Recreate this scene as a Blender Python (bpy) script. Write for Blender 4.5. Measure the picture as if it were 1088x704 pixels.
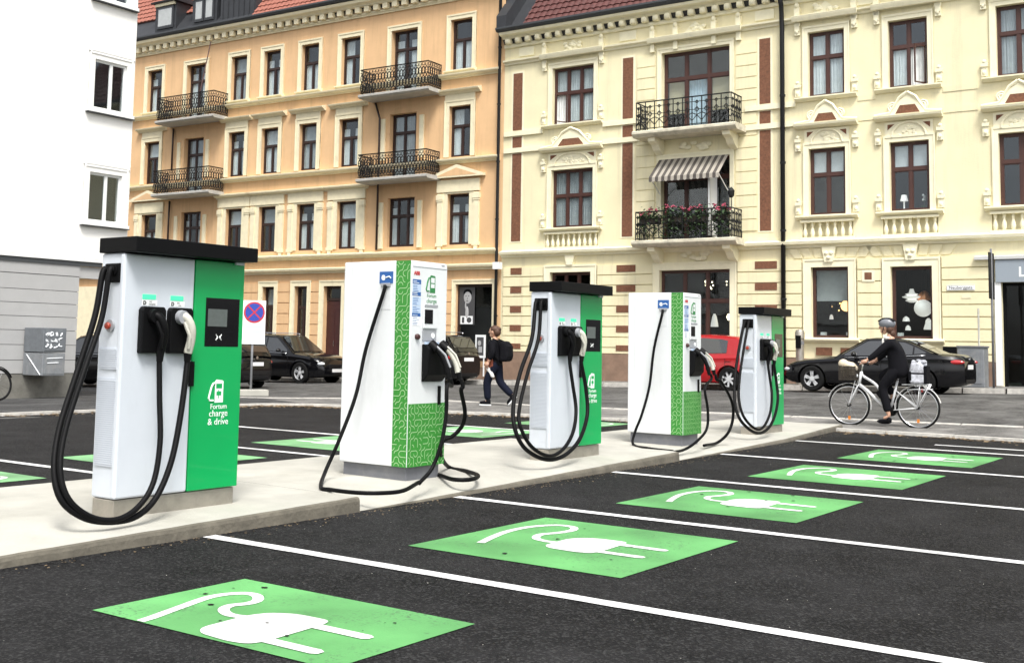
import bpy, bmesh, math, random
from mathutils import Vector, Matrix
random.seed(7)
for o in list(bpy.data.objects): bpy.data.objects.remove(o)
scene = bpy.context.scene
C = scene.collection
R = math.radians

# ------------------------------------------------------------ camera
# solved from the vanishing points of the photograph (1088 x 704 px)
F, CX, CY = 1217.06, 505.87, 256.02
YAW, PITCH, ROLL, EYE = 0.629618, 0.090446, 0.019034, 1.3
fw = Vector((math.cos(PITCH)*math.cos(YAW), math.cos(PITCH)*math.sin(YAW), math.sin(PITCH)))
rt0 = Vector((math.sin(YAW), -math.cos(YAW), 0)); up0 = rt0.cross(fw)
rt = math.cos(ROLL)*rt0 + math.sin(ROLL)*up0
up = -math.sin(ROLL)*rt0 + math.cos(ROLL)*up0
cd = bpy.data.cameras.new('camera'); cam = bpy.data.objects.new('camera', cd); C.objects.link(cam)
cd.sensor_width = 36; cd.lens = F/1088*36
cd.shift_x = (544-CX)/1088; cd.shift_y = -(352-CY)/1088
cd.clip_start = 0.05; cd.clip_end = 1000
m = Matrix((rt, up, -fw)).transposed().to_4x4(); m.translation = (0, 0, EYE)
cam.matrix_world = m
scene.camera = cam

# ------------------------------------------------------------ light: bright overcast day
SUN_EL, SUN_AZ = R(57), R(226)        # azimuth (from +X, ccw) the light comes from
w = bpy.data.worlds.new('World'); scene.world = w; w.use_nodes = True
nt = w.node_tree; bg = nt.nodes['Background']
sky = nt.nodes.new('ShaderNodeTexSky'); sky.sky_type = 'NISHITA'; sky.sun_disc = False
sky.sun_elevation = SUN_EL; sky.sun_rotation = math.pi/2 - SUN_AZ
sky.air_density = 1.0; sky.dust_density = 4.0; sky.ozone_density = 1.0
hs = nt.nodes.new('ShaderNodeHueSaturation'); hs.inputs['Saturation'].default_value = 0.22
nt.links.new(sky.outputs[0], hs.inputs['Color']); nt.links.new(hs.outputs[0], bg.inputs[0])
bg.inputs[1].default_value = 0.12
sd = bpy.data.lights.new('sun', 'SUN'); sd.energy = 1.5; sd.angle = R(16); sd.color = (1, .97, .92)
so = bpy.data.objects.new('sun', sd); C.objects.link(so)
dv = Vector((math.cos(SUN_EL)*math.cos(SUN_AZ), math.cos(SUN_EL)*math.sin(SUN_AZ), math.sin(SUN_EL)))
so.rotation_euler = dv.to_track_quat('Z', 'Y').to_euler(); so.location = dv*60
vs = scene.view_settings
vs.view_transform = 'Standard'; vs.look = 'None'; vs.gamma = 1; vs.use_curve_mapping = False
vs.exposure = 1.15

# ------------------------------------------------------------ pixel -> place helpers
def ray(x, y): return rt*((x-CX)/F) - up*((y-CY)/F) + fw
def at_y(x, y, Y):
    d = ray(x, y); return Vector((0, 0, EYE)) + d*(Y/d.y)
def at_x(x, y, X):
    d = ray(x, y); return Vector((0, 0, EYE)) + d*(X/d.x)
def at_z(x, y, z):
    d = ray(x, y); return Vector((0, 0, EYE)) + d*((z-EYE)/d.z)

# ------------------------------------------------------------ materials
def mat(name, col, rough=.6, metal=0, var=.0, vscale=3., bump=0, bscale=60., spec=.5, coat=0, stain=None, sscale=.6, emit=None, ior=None):
    M = bpy.data.materials.new(name); M.use_nodes = True
    n = M.node_tree.nodes; l = M.node_tree.links; b = n['Principled BSDF']
    c = tuple(col)+(1,)
    b.inputs['Base Color'].default_value = c; b.inputs['Roughness'].default_value = rough
    b.inputs['Metallic'].default_value = metal; b.inputs['Specular IOR Level'].default_value = spec
    b.inputs['Coat Weight'].default_value = coat
    if ior: b.inputs['IOR'].default_value = ior
    if emit: b.inputs['Emission Color'].default_value = tuple(emit[0])+(1,); b.inputs['Emission Strength'].default_value = emit[1]
    tc = None
    if var or bump or stain:
        tc = n.new('ShaderNodeTexCoord')
    last = None
    if var:
        t = n.new('ShaderNodeTexNoise'); t.inputs['Scale'].default_value = vscale; t.inputs['Detail'].default_value = 6; t.inputs['Roughness'].default_value = .65
        l.new(tc.outputs['Object'], t.inputs['Vector'])
        r = n.new('ShaderNodeValToRGB'); e = r.color_ramp.elements
        e[0].position = .3; e[1].position = .7
        e[0].color = tuple(max(0, x*(1-var)) for x in col)+(1,); e[1].color = tuple(min(1, x*(1+var)) for x in col)+(1,)
        l.new(t.outputs['Fac'], r.inputs['Fac']); last = r.outputs['Color']
    if stain:
        t = n.new('ShaderNodeTexNoise'); t.inputs['Scale'].default_value = sscale; t.inputs['Detail'].default_value = 8; t.inputs['Roughness'].default_value = .7
        mp = n.new('ShaderNodeMapping'); mp.inputs['Scale'].default_value = stain[2] if len(stain) > 2 else (1, 1, 1)
        l.new(tc.outputs['Object'], mp.inputs['Vector']); l.new(mp.outputs[0], t.inputs['Vector'])
        r = n.new('ShaderNodeMapRange'); r.inputs[1].default_value = stain[3] if len(stain) > 3 else .5; r.inputs[2].default_value = .78; r.inputs[3].default_value = 0; r.inputs[4].default_value = stain[1]
        l.new(t.outputs['Fac'], r.inputs[0])
        mx = n.new('ShaderNodeMix'); mx.data_type = 'RGBA'
        l.new(r.outputs[0], mx.inputs[0])
        if last: l.new(last, mx.inputs[6])
        else: mx.inputs[6].default_value = c
        mx.inputs[7].default_value = tuple(stain[0])+(1,); last = mx.outputs[2]
    if last: l.new(last, b.inputs['Base Color'])
    if bump:
        t = n.new('ShaderNodeTexNoise'); t.inputs['Scale'].default_value = bscale; t.inputs['Detail'].default_value = 4
        l.new(tc.outputs['Object'], t.inputs['Vector'])
        bp = n.new('ShaderNodeBump'); bp.inputs['Strength'].default_value = bump; bp.inputs['Distance'].default_value = .01
        l.new(t.outputs['Fac'], bp.inputs['Height']); l.new(bp.outputs[0], b.inputs['Normal'])
    return M

def asphalt(name, col, speck, rough=.85):
    M = mat(name, col, rough, spec=.12)
    n = M.node_tree.nodes; l = M.node_tree.links; b = n['Principled BSDF']
    tc = n.new('ShaderNodeTexCoord')
    big = n.new('ShaderNodeTexNoise'); big.inputs['Scale'].default_value = .55; big.inputs['Detail'].default_value = 7; big.inputs['Roughness'].default_value = .68
    l.new(tc.outputs['Object'], big.inputs['Vector'])
    r = n.new('ShaderNodeValToRGB'); e = r.color_ramp.elements; e[0].position = .3; e[1].position = .72
    e[0].color = tuple(x*.5 for x in col)+(1,); e[1].color = tuple(x*1.7 for x in col)+(1,)
    l.new(big.outputs['Fac'], r.inputs['Fac'])
    oil = n.new('ShaderNodeTexNoise'); oil.inputs['Scale'].default_value = 1.7; oil.inputs['Detail'].default_value = 9; oil.inputs['Roughness'].default_value = .72
    l.new(tc.outputs['Object'], oil.inputs['Vector'])
    om = n.new('ShaderNodeMapRange'); om.inputs[1].default_value = .36; om.inputs[2].default_value = .62; om.inputs[3].default_value = .55; om.inputs[4].default_value = 1.45
    l.new(oil.outputs['Fac'], om.inputs[0])
    ov = n.new('ShaderNodeVectorMath'); ov.operation = 'SCALE'; l.new(r.outputs[0], ov.inputs[0]); l.new(om.outputs[0], ov.inputs[3])
    v = n.new('ShaderNodeTexVoronoi'); v.inputs['Scale'].default_value = 85
    l.new(tc.outputs['Object'], v.inputs['Vector'])
    sp = n.new('ShaderNodeSeparateColor'); l.new(v.outputs['Color'], sp.inputs[0])
    mr = n.new('ShaderNodeMapRange'); mr.inputs[1].default_value = .62; mr.inputs[2].default_value = 1; mr.inputs[4].default_value = .75
    l.new(sp.outputs[0], mr.inputs[0])
    mx = n.new('ShaderNodeMix'); mx.data_type = 'RGBA'; l.new(mr.outputs[0], mx.inputs[0]); l.new(ov.outputs[0], mx.inputs[6]); mx.inputs[7].default_value = tuple(speck)+(1,)
    l.new(mx.outputs[2], b.inputs['Base Color'])
    fine = n.new('ShaderNodeTexNoise'); fine.inputs['Scale'].default_value = 110; fine.inputs['Detail'].default_value = 3
    l.new(tc.outputs['Object'], fine.inputs['Vector'])
    ad = n.new('ShaderNodeMath'); ad.operation = 'ADD'; l.new(v.outputs['Distance'], ad.inputs[0]); l.new(fine.outputs['Fac'], ad.inputs[1])
    bp = n.new('ShaderNodeBump'); bp.inputs['Strength'].default_value = .7; bp.inputs['Distance'].default_value = .012
    l.new(ad.outputs[0], bp.inputs['Height']); l.new(bp.outputs[0], b.inputs['Normal'])
    return M

def paint(name, col, wear):
    M = mat(name, col, .65, spec=.3)
    n = M.node_tree.nodes; l = M.node_tree.links; b = n['Principled BSDF']
    tc = n.new('ShaderNodeTexCoord')
    a = n.new('ShaderNodeTexNoise'); a.inputs['Scale'].default_value = 9; a.inputs['Detail'].default_value = 9; a.inputs['Roughness'].default_value = .75
    c = n.new('ShaderNodeTexNoise'); c.inputs['Scale'].default_value = 1.2; c.inputs['Detail'].default_value = 5
    l.new(tc.outputs['Object'], a.inputs['Vector']); l.new(tc.outputs['Object'], c.inputs['Vector'])
    r = n.new('ShaderNodeValToRGB'); e = r.color_ramp.elements; e[0].position = .3; e[1].position = .7
    e[0].color = tuple(x*.68 for x in col)+(1,); e[1].color = tuple(min(.9, x*1.3) for x in col)+(1,)
    l.new(c.outputs['Fac'], r.inputs['Fac'])
    mr = n.new('ShaderNodeMapRange'); mr.inputs[1].default_value = wear; mr.inputs[2].default_value = wear+.1
    l.new(a.outputs['Fac'], mr.inputs[0])
    pit = n.new('ShaderNodeTexNoise'); pit.inputs['Scale'].default_value = 55; pit.inputs['Detail'].default_value = 3; l.new(tc.outputs['Object'], pit.inputs['Vector'])
    pr = n.new('ShaderNodeMapRange'); pr.inputs[1].default_value = .55; pr.inputs[2].default_value = .68; l.new(pit.outputs['Fac'], pr.inputs[0])
    lo = n.new('ShaderNodeTexNoise'); lo.inputs['Scale'].default_value = 2.1; lo.inputs['Detail'].default_value = 5; l.new(tc.outputs['Object'], lo.inputs['Vector'])
    lr = n.new('ShaderNodeMapRange'); lr.inputs[1].default_value = .44; lr.inputs[2].default_value = .68; lr.inputs[4].default_value = .85; l.new(lo.outputs['Fac'], lr.inputs[0])
    pm = n.new('ShaderNodeMath'); pm.operation = 'MULTIPLY'; l.new(pr.outputs[0], pm.inputs[0]); l.new(lr.outputs[0], pm.inputs[1])
    mxm = n.new('ShaderNodeMath'); mxm.operation = 'MAXIMUM'; l.new(mr.outputs[0], mxm.inputs[0]); l.new(pm.outputs[0], mxm.inputs[1])
    mx = n.new('ShaderNodeMix'); mx.data_type = 'RGBA'; l.new(mxm.outputs[0], mx.inputs[0]); l.new(r.outputs[0], mx.inputs[6]); mx.inputs[7].default_value = (.05, .05, .05, 1)
    l.new(mx.outputs[2], b.inputs['Base Color'])
    bp = n.new('ShaderNodeBump'); bp.inputs['Strength'].default_value = .3; bp.inputs['Distance'].default_value = .006
    f = n.new('ShaderNodeTexNoise'); f.inputs['Scale'].default_value = 90; l.new(tc.outputs['Object'], f.inputs['Vector'])
    l.new(f.outputs['Fac'], bp.inputs['Height']); l.new(bp.outputs[0], b.inputs['Normal'])
    return M

def glass(name, tint, refl=1.5, body=.0, bodycol=(.02, .025, .03)):
    M = bpy.data.materials.new(name); M.use_nodes = True
    n = M.node_tree.nodes; l = M.node_tree.links; n.clear()
    o = n.new('ShaderNodeOutputMaterial'); tr = n.new('ShaderNodeBsdfTransparent'); tr.inputs[0].default_value = tuple(tint)+(1,)
    gl = n.new('ShaderNodeBsdfGlossy'); gl.inputs['Roughness'].default_value = .02; gl.inputs['Color'].default_value = (.9, .95, 1, 1)
    lw = n.new('ShaderNodeLayerWeight'); lw.inputs['Blend'].default_value = .5
    pw = n.new('ShaderNodeMath'); pw.operation = 'POWER'; l.new(lw.outputs['Facing'], pw.inputs[0]); pw.inputs[1].default_value = 5
    fr = n.new('ShaderNodeMath'); fr.operation = 'MULTIPLY_ADD'; f0 = ((refl-1)/(refl+1))**2; l.new(pw.outputs[0], fr.inputs[0]); fr.inputs[1].default_value = 1-f0; fr.inputs[2].default_value = f0
    tc = n.new('ShaderNodeTexCoord'); no = n.new('ShaderNodeTexNoise'); no.inputs['Scale'].default_value = 1.6; no.inputs['Detail'].default_value = 1
    l.new(tc.outputs['Object'], no.inputs['Vector'])
    bp = n.new('ShaderNodeBump'); bp.inputs['Strength'].default_value = .12; bp.inputs['Distance'].default_value = .02
    l.new(no.outputs['Fac'], bp.inputs['Height']); l.new(bp.outputs[0], gl.inputs['Normal'])
    mx = n.new('ShaderNodeMixShader'); l.new(fr.outputs[0], mx.inputs[0])
    base = tr.outputs[0]
    if body:
        df = n.new('ShaderNodeBsdfDiffuse'); df.inputs[0].default_value = tuple(bodycol)+(1,)
        m2 = n.new('ShaderNodeMixShader'); m2.inputs[0].default_value = body; l.new(tr.outputs[0], m2.inputs[1]); l.new(df.outputs[0], m2.inputs[2]); base = m2.outputs[0]
    l.new(base, mx.inputs[1]); l.new(gl.outputs[0], mx.inputs[2]); l.new(mx.outputs[0], o.inputs[0])
    return M

MT = dict(
 road=asphalt('road_asphalt', (.085, .083, .08), (.16, .16, .155)),
 lot=asphalt('new_asphalt', (.0105, .0103, .0108), (.055, .055, .055), .78),
 walk=asphalt('pavement_asphalt', (.16, .154, .145), (.26, .26, .25)),
 darkwalk=asphalt('dark_pavement', (.055, .055, .055), (.12, .12, .12)),
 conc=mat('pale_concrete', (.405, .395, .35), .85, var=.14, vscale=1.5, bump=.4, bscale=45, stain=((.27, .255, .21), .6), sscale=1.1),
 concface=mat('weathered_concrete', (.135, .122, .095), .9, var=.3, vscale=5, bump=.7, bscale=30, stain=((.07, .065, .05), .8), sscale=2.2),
 granite=mat('kerb_granite', (.5, .48, .44), .8, var=.25, vscale=9, bump=.3, bscale=40),
 white=paint('white_paint', (.80, .80, .78), .66), green=paint('green_paint', (.105, .32, .105), .65), green2=paint('old_green_paint', (.17, .37, .17), .62),
 white2=paint('old_white_paint', (.75, .75, .72), .6),
 cw=mat('charger_white', (.60, .64, .69), .3, var=.05, vscale=1.6, coat=.25, stain=((.42, .43, .44), .35, (2, 2, .5), .55), sscale=1.8),
 cw2=mat('charger_white_matt', (.68, .70, .71), .36, var=.05, vscale=1.6, coat=.2, stain=((.48, .49, .49), .35, (2, 2, .5), .55), sscale=1.8),
 cgreen=mat('charger_green', (.0, .34, .085), .32, var=.05, vscale=1.5, coat=.2),
 agreen=mat('vinyl_green', (.035, .235, .03), .35, var=.06, vscale=2),
 agreenl=mat('vinyl_light_green', (.38, .60, .31), .4),
 black=mat('black_plastic', (.004, .004, .0045), .5, spec=.12), gloss=mat('black_gloss', (.004, .004, .005), .1, spec=.4),
 rubber=mat('black_rubber', (.005, .005, .0055), .5, bump=.1, bscale=80, spec=.1),
 steel=mat('brushed_steel', (.42, .39, .34), .42, metal=.75, var=.15, vscale=7, stain=((.2, .19, .17), .5), sscale=4),
 greyplinth=mat('grey_plinth', (.135, .14, .155), .55, var=.1, vscale=4, stain=((.3, .29, .27), .5), sscale=3),
 panel=mat('pale_grille', (.50, .54, .60), .5), grey=mat('grey_plastic', (.3, .31, .33), .5), lgrey=mat('beige_grey_plastic', (.53, .52, .45), .4, var=.08, vscale=20),
 lcd=mat('lcd', (.10, .115, .11), .25, var=.1, vscale=30), teal=mat('led_teal', (.06, .55, .32), .4, emit=((.1, 1, .5), .22)),
 red=mat('red_plastic', (.38, .045, .02), .35), blue=mat('sign_blue', (.02, .10, .32), .4), paleblue=mat('sticker_pale', (.45, .56, .72), .5),
 signwhite=mat('sign_white', (.8, .82, .82), .4, var=.04, vscale=6), signred=mat('sign_red', (.50, .03, .05), .4), signblue=mat('sign_deep_blue', (.03, .06, .36), .4),
 txtwhite=mat('print_white', (.85, .88, .86), .5), txtgreen=mat('print_green', (.03, .2, .06), .5), txtblack=mat('print_black', (.02, .02, .02), .5), txtred=mat('print_red', (.45, .02, .02), .5),
 cream=mat('cream_stucco', (.78, .712, .47), .85, var=.05, vscale=1.5, bump=.35, bscale=25, stain=((.44, .40, .28), .5, (2.2, 1, .14), .52), sscale=1.4),
 creamtrim=mat('cream_trim', (.82, .77, .56), .8, var=.06, vscale=4, bump=.3, bscale=25, stain=((.45, .42, .33), .45, (1, 1, .5), .58), sscale=3),
 orange=mat('orange_stucco', (.70, .455, .245), .85, var=.08, vscale=.9, bump=.35, bscale=25, stain=((.40, .25, .13), .55, (2.2, 1, .16), .5), sscale=1.4),
 otrim=mat('pale_trim', (.79, .715, .50), .8, var=.07, vscale=4, bump=.3, bscale=25, stain=((.45, .40, .28), .5, (1, 1, .5), .56), sscale=3),
 brick=mat('brown_brick', (.17, .072, .038), .85, var=.35, vscale=14, bump=.6, bscale=30),
 brownstone=mat('brown_plinth', (.23, .15, .105), .85, var=.2, vscale=3, bump=.5, bscale=25),
 bstone=mat('balcony_stone', (.60, .56, .44), .85, var=.15, vscale=4, bump=.5, bscale=25, stain=((.16, .15, .12), .8, (1, 1, 1), .5), sscale=2.5),
 slabgrey=mat('balcony_grey', (.42, .41, .38), .85, var=.15, vscale=4, bump=.4, bscale=25),
 iron=mat('wrought_iron', (.01, .011, .011), .55, spec=.25), ironb=mat('wrought_iron_brown', (.012, .011, .010), .6, spec=.15),
 frame=mat('brown_window_frame', (.06, .022, .016), .5, var=.15, vscale=10), frameo=mat('dark_window_frame', (.03, .014, .011), .5, var=.15, vscale=10),
 framew=mat('white_window_frame', (.78, .79, .77), .45),
 pane=glass('window_glass', (.88, .91, .92), 1.6), shop=glass('shop_glass', (.85, .88, .88), 1.35),
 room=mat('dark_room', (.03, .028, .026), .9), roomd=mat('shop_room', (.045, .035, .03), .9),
 curtain=mat('curtain', (.72, .74, .73), .9, var=.08, vscale=5), curtain2=mat('grey_curtain', (.42, .44, .44), .9, var=.1, vscale=5), blind=mat('beige_blind', (.55, .47, .30), .9), bluecloth=mat('blue_curtain', (.55, .68, .76), .9, var=.1, vscale=8),
 tile=mat('red_roof_tile', (.27, .095, .065), .75, var=.3, vscale=9, bump=.3, bscale=20), tile2=mat('dark_red_roof_tile', (.085, .024, .02), .7, var=.3, vscale=9, bump=.3, bscale=20),
 slate=mat('black_sheet_metal', (.03, .032, .036), .45, var=.2, vscale=3), gutter=mat('gutter_metal', (.05, .055, .06), .45),
 pipe=mat('downpipe', (.010, .010, .011), .45, spec=.3),
 wwall=mat('white_render', (.84, .835, .80), .9, var=.02, vscale=.8, bump=.2, bscale=30), siding=mat('grey_siding', (.40, .40, .395), .7, var=.05, vscale=2.5, stain=((.36, .36, .34), .4, (.3, 1, 1), .55), sscale=3),
 wplinth=mat('mossy_plinth', (.17, .165, .145), .95, var=.25, vscale=2.5, bump=.6, bscale=18, stain=((.06, .065, .045), .8), sscale=1.6),
 cab=mat('grey_cabinet', (.24, .255, .27), .5, metal=.3, var=.15, vscale=6, stain=((.42, .40, .37), .6), sscale=4), cabd=mat('dark_cabinet', (.16, .175, .19), .5, metal=.2, var=.15, vscale=6),
 carblack=mat('black_car_paint', (.004, .004, .005), .14, coat=.35, spec=.3), carred=mat('red_car_paint', (.34, .006, .010), .2, coat=.5), cartrim=mat('car_trim', (.009, .009, .010), .55, spec=.2),
 carglass=mat('car_glass', (.012, .014, .016), .03, ior=2.1), chrome=mat('chrome', (.75, .76, .78), .18, metal=1), alloy=mat('alloy_rim', (.55, .56, .57), .35, metal=.15), tyre=mat('tyre', (.010, .010, .010), .85, spec=.15),
 lens=mat('headlamp', (.65, .68, .7), .12, coat=1), tail=mat('tail_lamp', (.42, .012, .015), .15, coat=1), plate=mat('plate', (.8, .8, .8), .4),
 skin=mat('skin', (.50, .29, .2), .5), hair=mat('auburn_hair', (.075, .033, .018), .6, bump=.5, bscale=90), blackcloth=mat('black_cloth', (.007, .007, .009), .9, bump=.3, bscale=40, spec=.1), denim=mat('navy_denim', (.008, .010, .020), .9, bump=.3, bscale=60, spec=.1), redcloth=mat('rust_cloth', (.2, .05, .025), .85), whitecloth=mat('white_cloth', (.7, .69, .66), .85),
 bikew=mat('bike_silver', (.68, .69, .70), .3, coat=.6), helmet=mat('helmet_grey', (.17, .18, .20), .35), bag=mat('white_bag', (.42, .43, .47), .6, var=.65, vscale=12), wicker=mat('wicker', (.05, .04, .03), .8), creamcloth=mat('cream_cloth', (.65, .57, .42), .9),
 reflector=mat('amber', (.6, .2, .03), .3),
 awn1=mat('awning_dark', (.08, .07, .062), .85), awn2=mat('awning_light', (.36, .33, .28), .85),
 leaf=mat('leaf_green', (.035, .075, .022), .7, var=.4, vscale=20), leafd=mat('dry_leaf', (.22, .16, .095), .8, var=.5, vscale=30), pink=mat('pink_flower', (.42, .07, .12), .6, var=.3, vscale=30),
 lampwhite=mat('lamp_white', (.8, .8, .78), .4, emit=((1, .95, .88), .25)), lampwarm=mat('lamp_warm', (.9, .6, .3), .4, emit=((1, .55, .2), 1.6)), copper=mat('copper', (.75, .33, .16), .3, metal=.6), fairy=mat('fairy_light', (1, .9, .7), .4, emit=((1, .86, .6), 3)),
 poster=mat('poster', (.06, .06, .062), .5), postergrey=mat('poster_grey', (.38, .38, .38), .5), fascia=mat('shop_fascia', (.27, .31, .35), .5), door=mat('red_brown_door', (.05, .013, .011), .4, var=.2, vscale=8), graf=mat('graffiti', (.75, .78, .8), .6),
)

# ------------------------------------------------------------ mesh helpers
class MB:
    def __init__(s): s.v = []; s.f = []
    def add(s, vs, fs):
        b = len(s.v); s.v += [tuple(v) for v in vs]; s.f += [tuple(b+i for i in f) for f in fs]; return s
    def box(s, x0, x1, y0, y1, z0, z1):
        if x0 > x1: x0, x1 = x1, x0
        if y0 > y1: y0, y1 = y1, y0
        if z0 > z1: z0, z1 = z1, z0
        return s.add([(x0,y0,z0),(x1,y0,z0),(x1,y1,z0),(x0,y1,z0),(x0,y0,z1),(x1,y0,z1),(x1,y1,z1),(x0,y1,z1)],
                     [(3,2,1,0),(4,5,6,7),(0,1,5,4),(1,2,6,5),(2,3,7,6),(3,0,4,7)])
    def quad(s, a, b, c, d): return s.add([a,b,c,d], [(0,1,2,3)])
    def prism(s, pts, d0, d1, f):                 # 2D outline extruded; f(u,v,d) -> xyz
        n = len(pts)
        vs = [f(u, v, d0) for u, v in pts] + [f(u, v, d1) for u, v in pts]
        fs = [tuple(range(n))[::-1], tuple(range(n, 2*n))] + [(i, (i+1) % n, n+(i+1) % n, n+i) for i in range(n)]
        return s.add(vs, fs)
    def tube(s, path, r, n=8, cap=True):
        path = [Vector(p) for p in path]; rings = []
        m = len(path); nrm = None
        for i, p in enumerate(path):
            t = (path[min(i+1, m-1)]-path[max(i-1, 0)]).normalized()
            if nrm is None:
                a = Vector((0,0,1)) if abs(t.z) < .9 else Vector((1,0,0)); nrm = t.cross(a).normalized()
            else:
                nrm = (nrm - t*nrm.dot(t)).normalized()
            bn = t.cross(nrm); rr = r[i] if isinstance(r, (list, tuple)) else r
            rings.append([p + (nrm*math.cos(2*math.pi*k/n)+bn*math.sin(2*math.pi*k/n))*rr for k in range(n)])
        vs = [q for g in rings for q in g]; fs = []
        for i in range(m-1):
            for k in range(n):
                a = i*n+k; b = i*n+(k+1) % n; fs.append((a, b, b+n, a+n))
        if cap: fs += [tuple(range(n))[::-1], tuple(range((m-1)*n, m*n))]
        return s.add(vs, fs)
    def lathe(s, prof, c=(0,0,0), axis='Z', n=16, cap=True):    # prof: (r, h) list
        c = Vector(c); vs = []; fs = []
        for r, h in prof:
            for k in range(n):
                a = 2*math.pi*k/n; u, v = r*math.cos(a), r*math.sin(a)
                vs.append(c+Vector({'Z': (u, v, h), 'Y': (u, h, v), 'X': (h, u, v)}[axis]))
        for i in range(len(prof)-1):
            for k in range(n):
                a = i*n+k; b = i*n+(k+1) % n; fs.append((a, b, b+n, a+n))
        if cap and prof[0][0] > 1e-6: fs.append(tuple(range(n))[::-1])
        if cap and prof[-1][0] > 1e-6: fs.append(tuple(range((len(prof)-1)*n, len(prof)*n)))
        return s.add(vs, fs)
    def ball(s, c, rx, ry=None, rz=None, n=12, m=8):
        ry = ry or rx; rz = rz or rx
        b0 = len(s.v)
        pr = [(math.sin(math.pi*i/m), -math.cos(math.pi*i/m)) for i in range(m+1)]
        vs = []; fs = []
        for r, h in pr:
            for k in range(n): a = 2*math.pi*k/n; vs.append((c[0]+rx*r*math.cos(a), c[1]+ry*r*math.sin(a), c[2]+rz*h))
        for i in range(m):
            for k in range(n): a = i*n+k; b = i*n+(k+1) % n; fs.append((a, b, b+n, a+n))
        return s.add(vs, fs)
    def xf(s, M): s.v = [tuple(M @ Vector(v)) for v in s.v]; return s
    def mesh(s, name, smooth=False):
        me = bpy.data.meshes.new(name); me.from_pydata(s.v, [], s.f)
        bm = bmesh.new(); bm.from_mesh(me); bmesh.ops.remove_doubles(bm, verts=bm.verts, dist=1e-5)
        bmesh.ops.recalc_face_normals(bm, faces=bm.faces); bm.to_mesh(me); bm.free()
        if smooth:
            me.polygons.foreach_set('use_smooth', [True]*len(me.polygons))
            if smooth != 'all':
                try: me.set_sharp_from_angle(angle=R(38))
                except Exception: pass
        return me
    def build(s, name, m, parent=None, smooth=False, bevel=0, kind=None, loc=None):
        o = obj(name, s.mesh(name, smooth), m, parent)
        if bevel:
            b = o.modifiers.new('bevel', 'BEVEL'); b.width = bevel; b.segments = 2; b.limit_method = 'ANGLE'; b.angle_limit = R(40)
        if kind: o['kind'] = kind
        if loc: o.location = loc
        return o

def obj(name, me, m=None, parent=None):
    if m is not None:
        me.materials.clear(); me.materials.append(MT[m] if isinstance(m, str) else m)
    o = bpy.data.objects.new(name, me); C.objects.link(o)
    if parent: o.parent = parent
    return o
def tag(o, label, cat, group=None):
    o['label'] = label; o['category'] = cat
    if group: o['group'] = group
    return o
def thing(name, label, cat, loc=(0,0,0), rz=0, group=None):
    o = bpy.data.objects.new(name, None); C.objects.link(o); o.location = loc; o.rotation_euler = (0,0,rz); o.empty_display_size = .2
    return tag(o, label, cat, group)
def struct(name, o): o['kind'] = 'structure'; return o
def copy_tree(o, parent=None):
    c = o.copy(); C.objects.link(c); c.parent = parent
    for ch in list(o.children): copy_tree(ch, c)
    return c
def smoothpath(pts, k=8):                            # Catmull-Rom
    P = [Vector(p) for p in pts]; P = [P[0]*2-P[1]]+P+[P[-1]*2-P[-2]]; out = []
    for i in range(1, len(P)-2):
        for j in range(k):
            t = j/k; a, b, c, d = P[i-1], P[i], P[i+1], P[i+2]
            out.append(.5*((2*b)+(c-a)*t+(2*a-5*b+4*c-d)*t*t+(3*b-a-3*c+d)*t**3))
    out.append(P[-2]); return out
def text(name, body, size, m, parent, mtx, bold=0, align='CENTER', depth=.0008):
    cu = bpy.data.curves.new('t', 'FONT'); cu.body = body; cu.size = size; cu.align_x = align; cu.offset = bold; cu.extrude = depth; cu.resolution_u = 3; cu.space_line = .9
    o = bpy.data.objects.new('t', cu); C.objects.link(o)
    bpy.context.view_layer.update()
    me = bpy.data.meshes.new_from_object(o.evaluated_get(bpy.context.evaluated_depsgraph_get()))
    bpy.data.objects.remove(o); me.transform(mtx)
    return obj(name, me, m, parent)
FRONT = lambda x, y, z: Matrix.Translation((x, y, z)) @ Matrix(((1,0,0),(0,0,-1),(0,1,0))).to_4x4()     # reads from -y
STREET = lambda x, y, z: Matrix.Translation((x, y, z)) @ Matrix(((-1,0,0),(0,0,1),(0,1,0))).to_4x4()    # reads from +y

# ============================================================ THE GROUND
def zf(Y): return .11+.0205*(24.6-max(-20, min(60, Y)))          # pavement level along the facades
def zg(X, Y):
    t = min(max((X-20.5)/7.5, 0), 1)
    return t*(zf(Y)-.12) - (1-t)*.018*max(0, min(Y, 60)-17)
def lin(a, b, n): return [a+(b-a)*i/n for i in range(n+1)]
def sheet(name, Xs, Ys, dz, m):
    b = MB(); vs = [(x, y, zg(x, y)+dz) for y in Ys for x in Xs]; n = len(Xs)
    b.add(vs, [(j*n+i, j*n+i+1, (j+1)*n+i+1, (j+1)*n+i) for j in range(len(Ys)-1) for i in range(n-1)])
    return b.build(name, m)
GX = [-400, -60]+lin(-20, 40, 120)+[60, 120, 500]
GY = [-400, -60]+lin(-24, 62, 86)+[100, 500]
struct('ground', sheet('road', GX, GY, 0, 'road'))
def polysheet(name, pts, dz, m, side=None):
    bm = bmesh.new(); vs = [bm.verts.new((x, y, zg(x, y)+dz)) for x, y in pts]; bm.faces.new(vs)
    bmesh.ops.triangulate(bm, faces=bm.faces[:]); bmesh.ops.recalc_face_normals(bm, faces=bm.faces)
    if bm.faces[:][0].normal.z < 0: bmesh.ops.reverse_faces(bm, faces=bm.faces[:])
    me = bpy.data.meshes.new(name); bm.to_mesh(me); bm.free()
    return obj(name, me, m)
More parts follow.
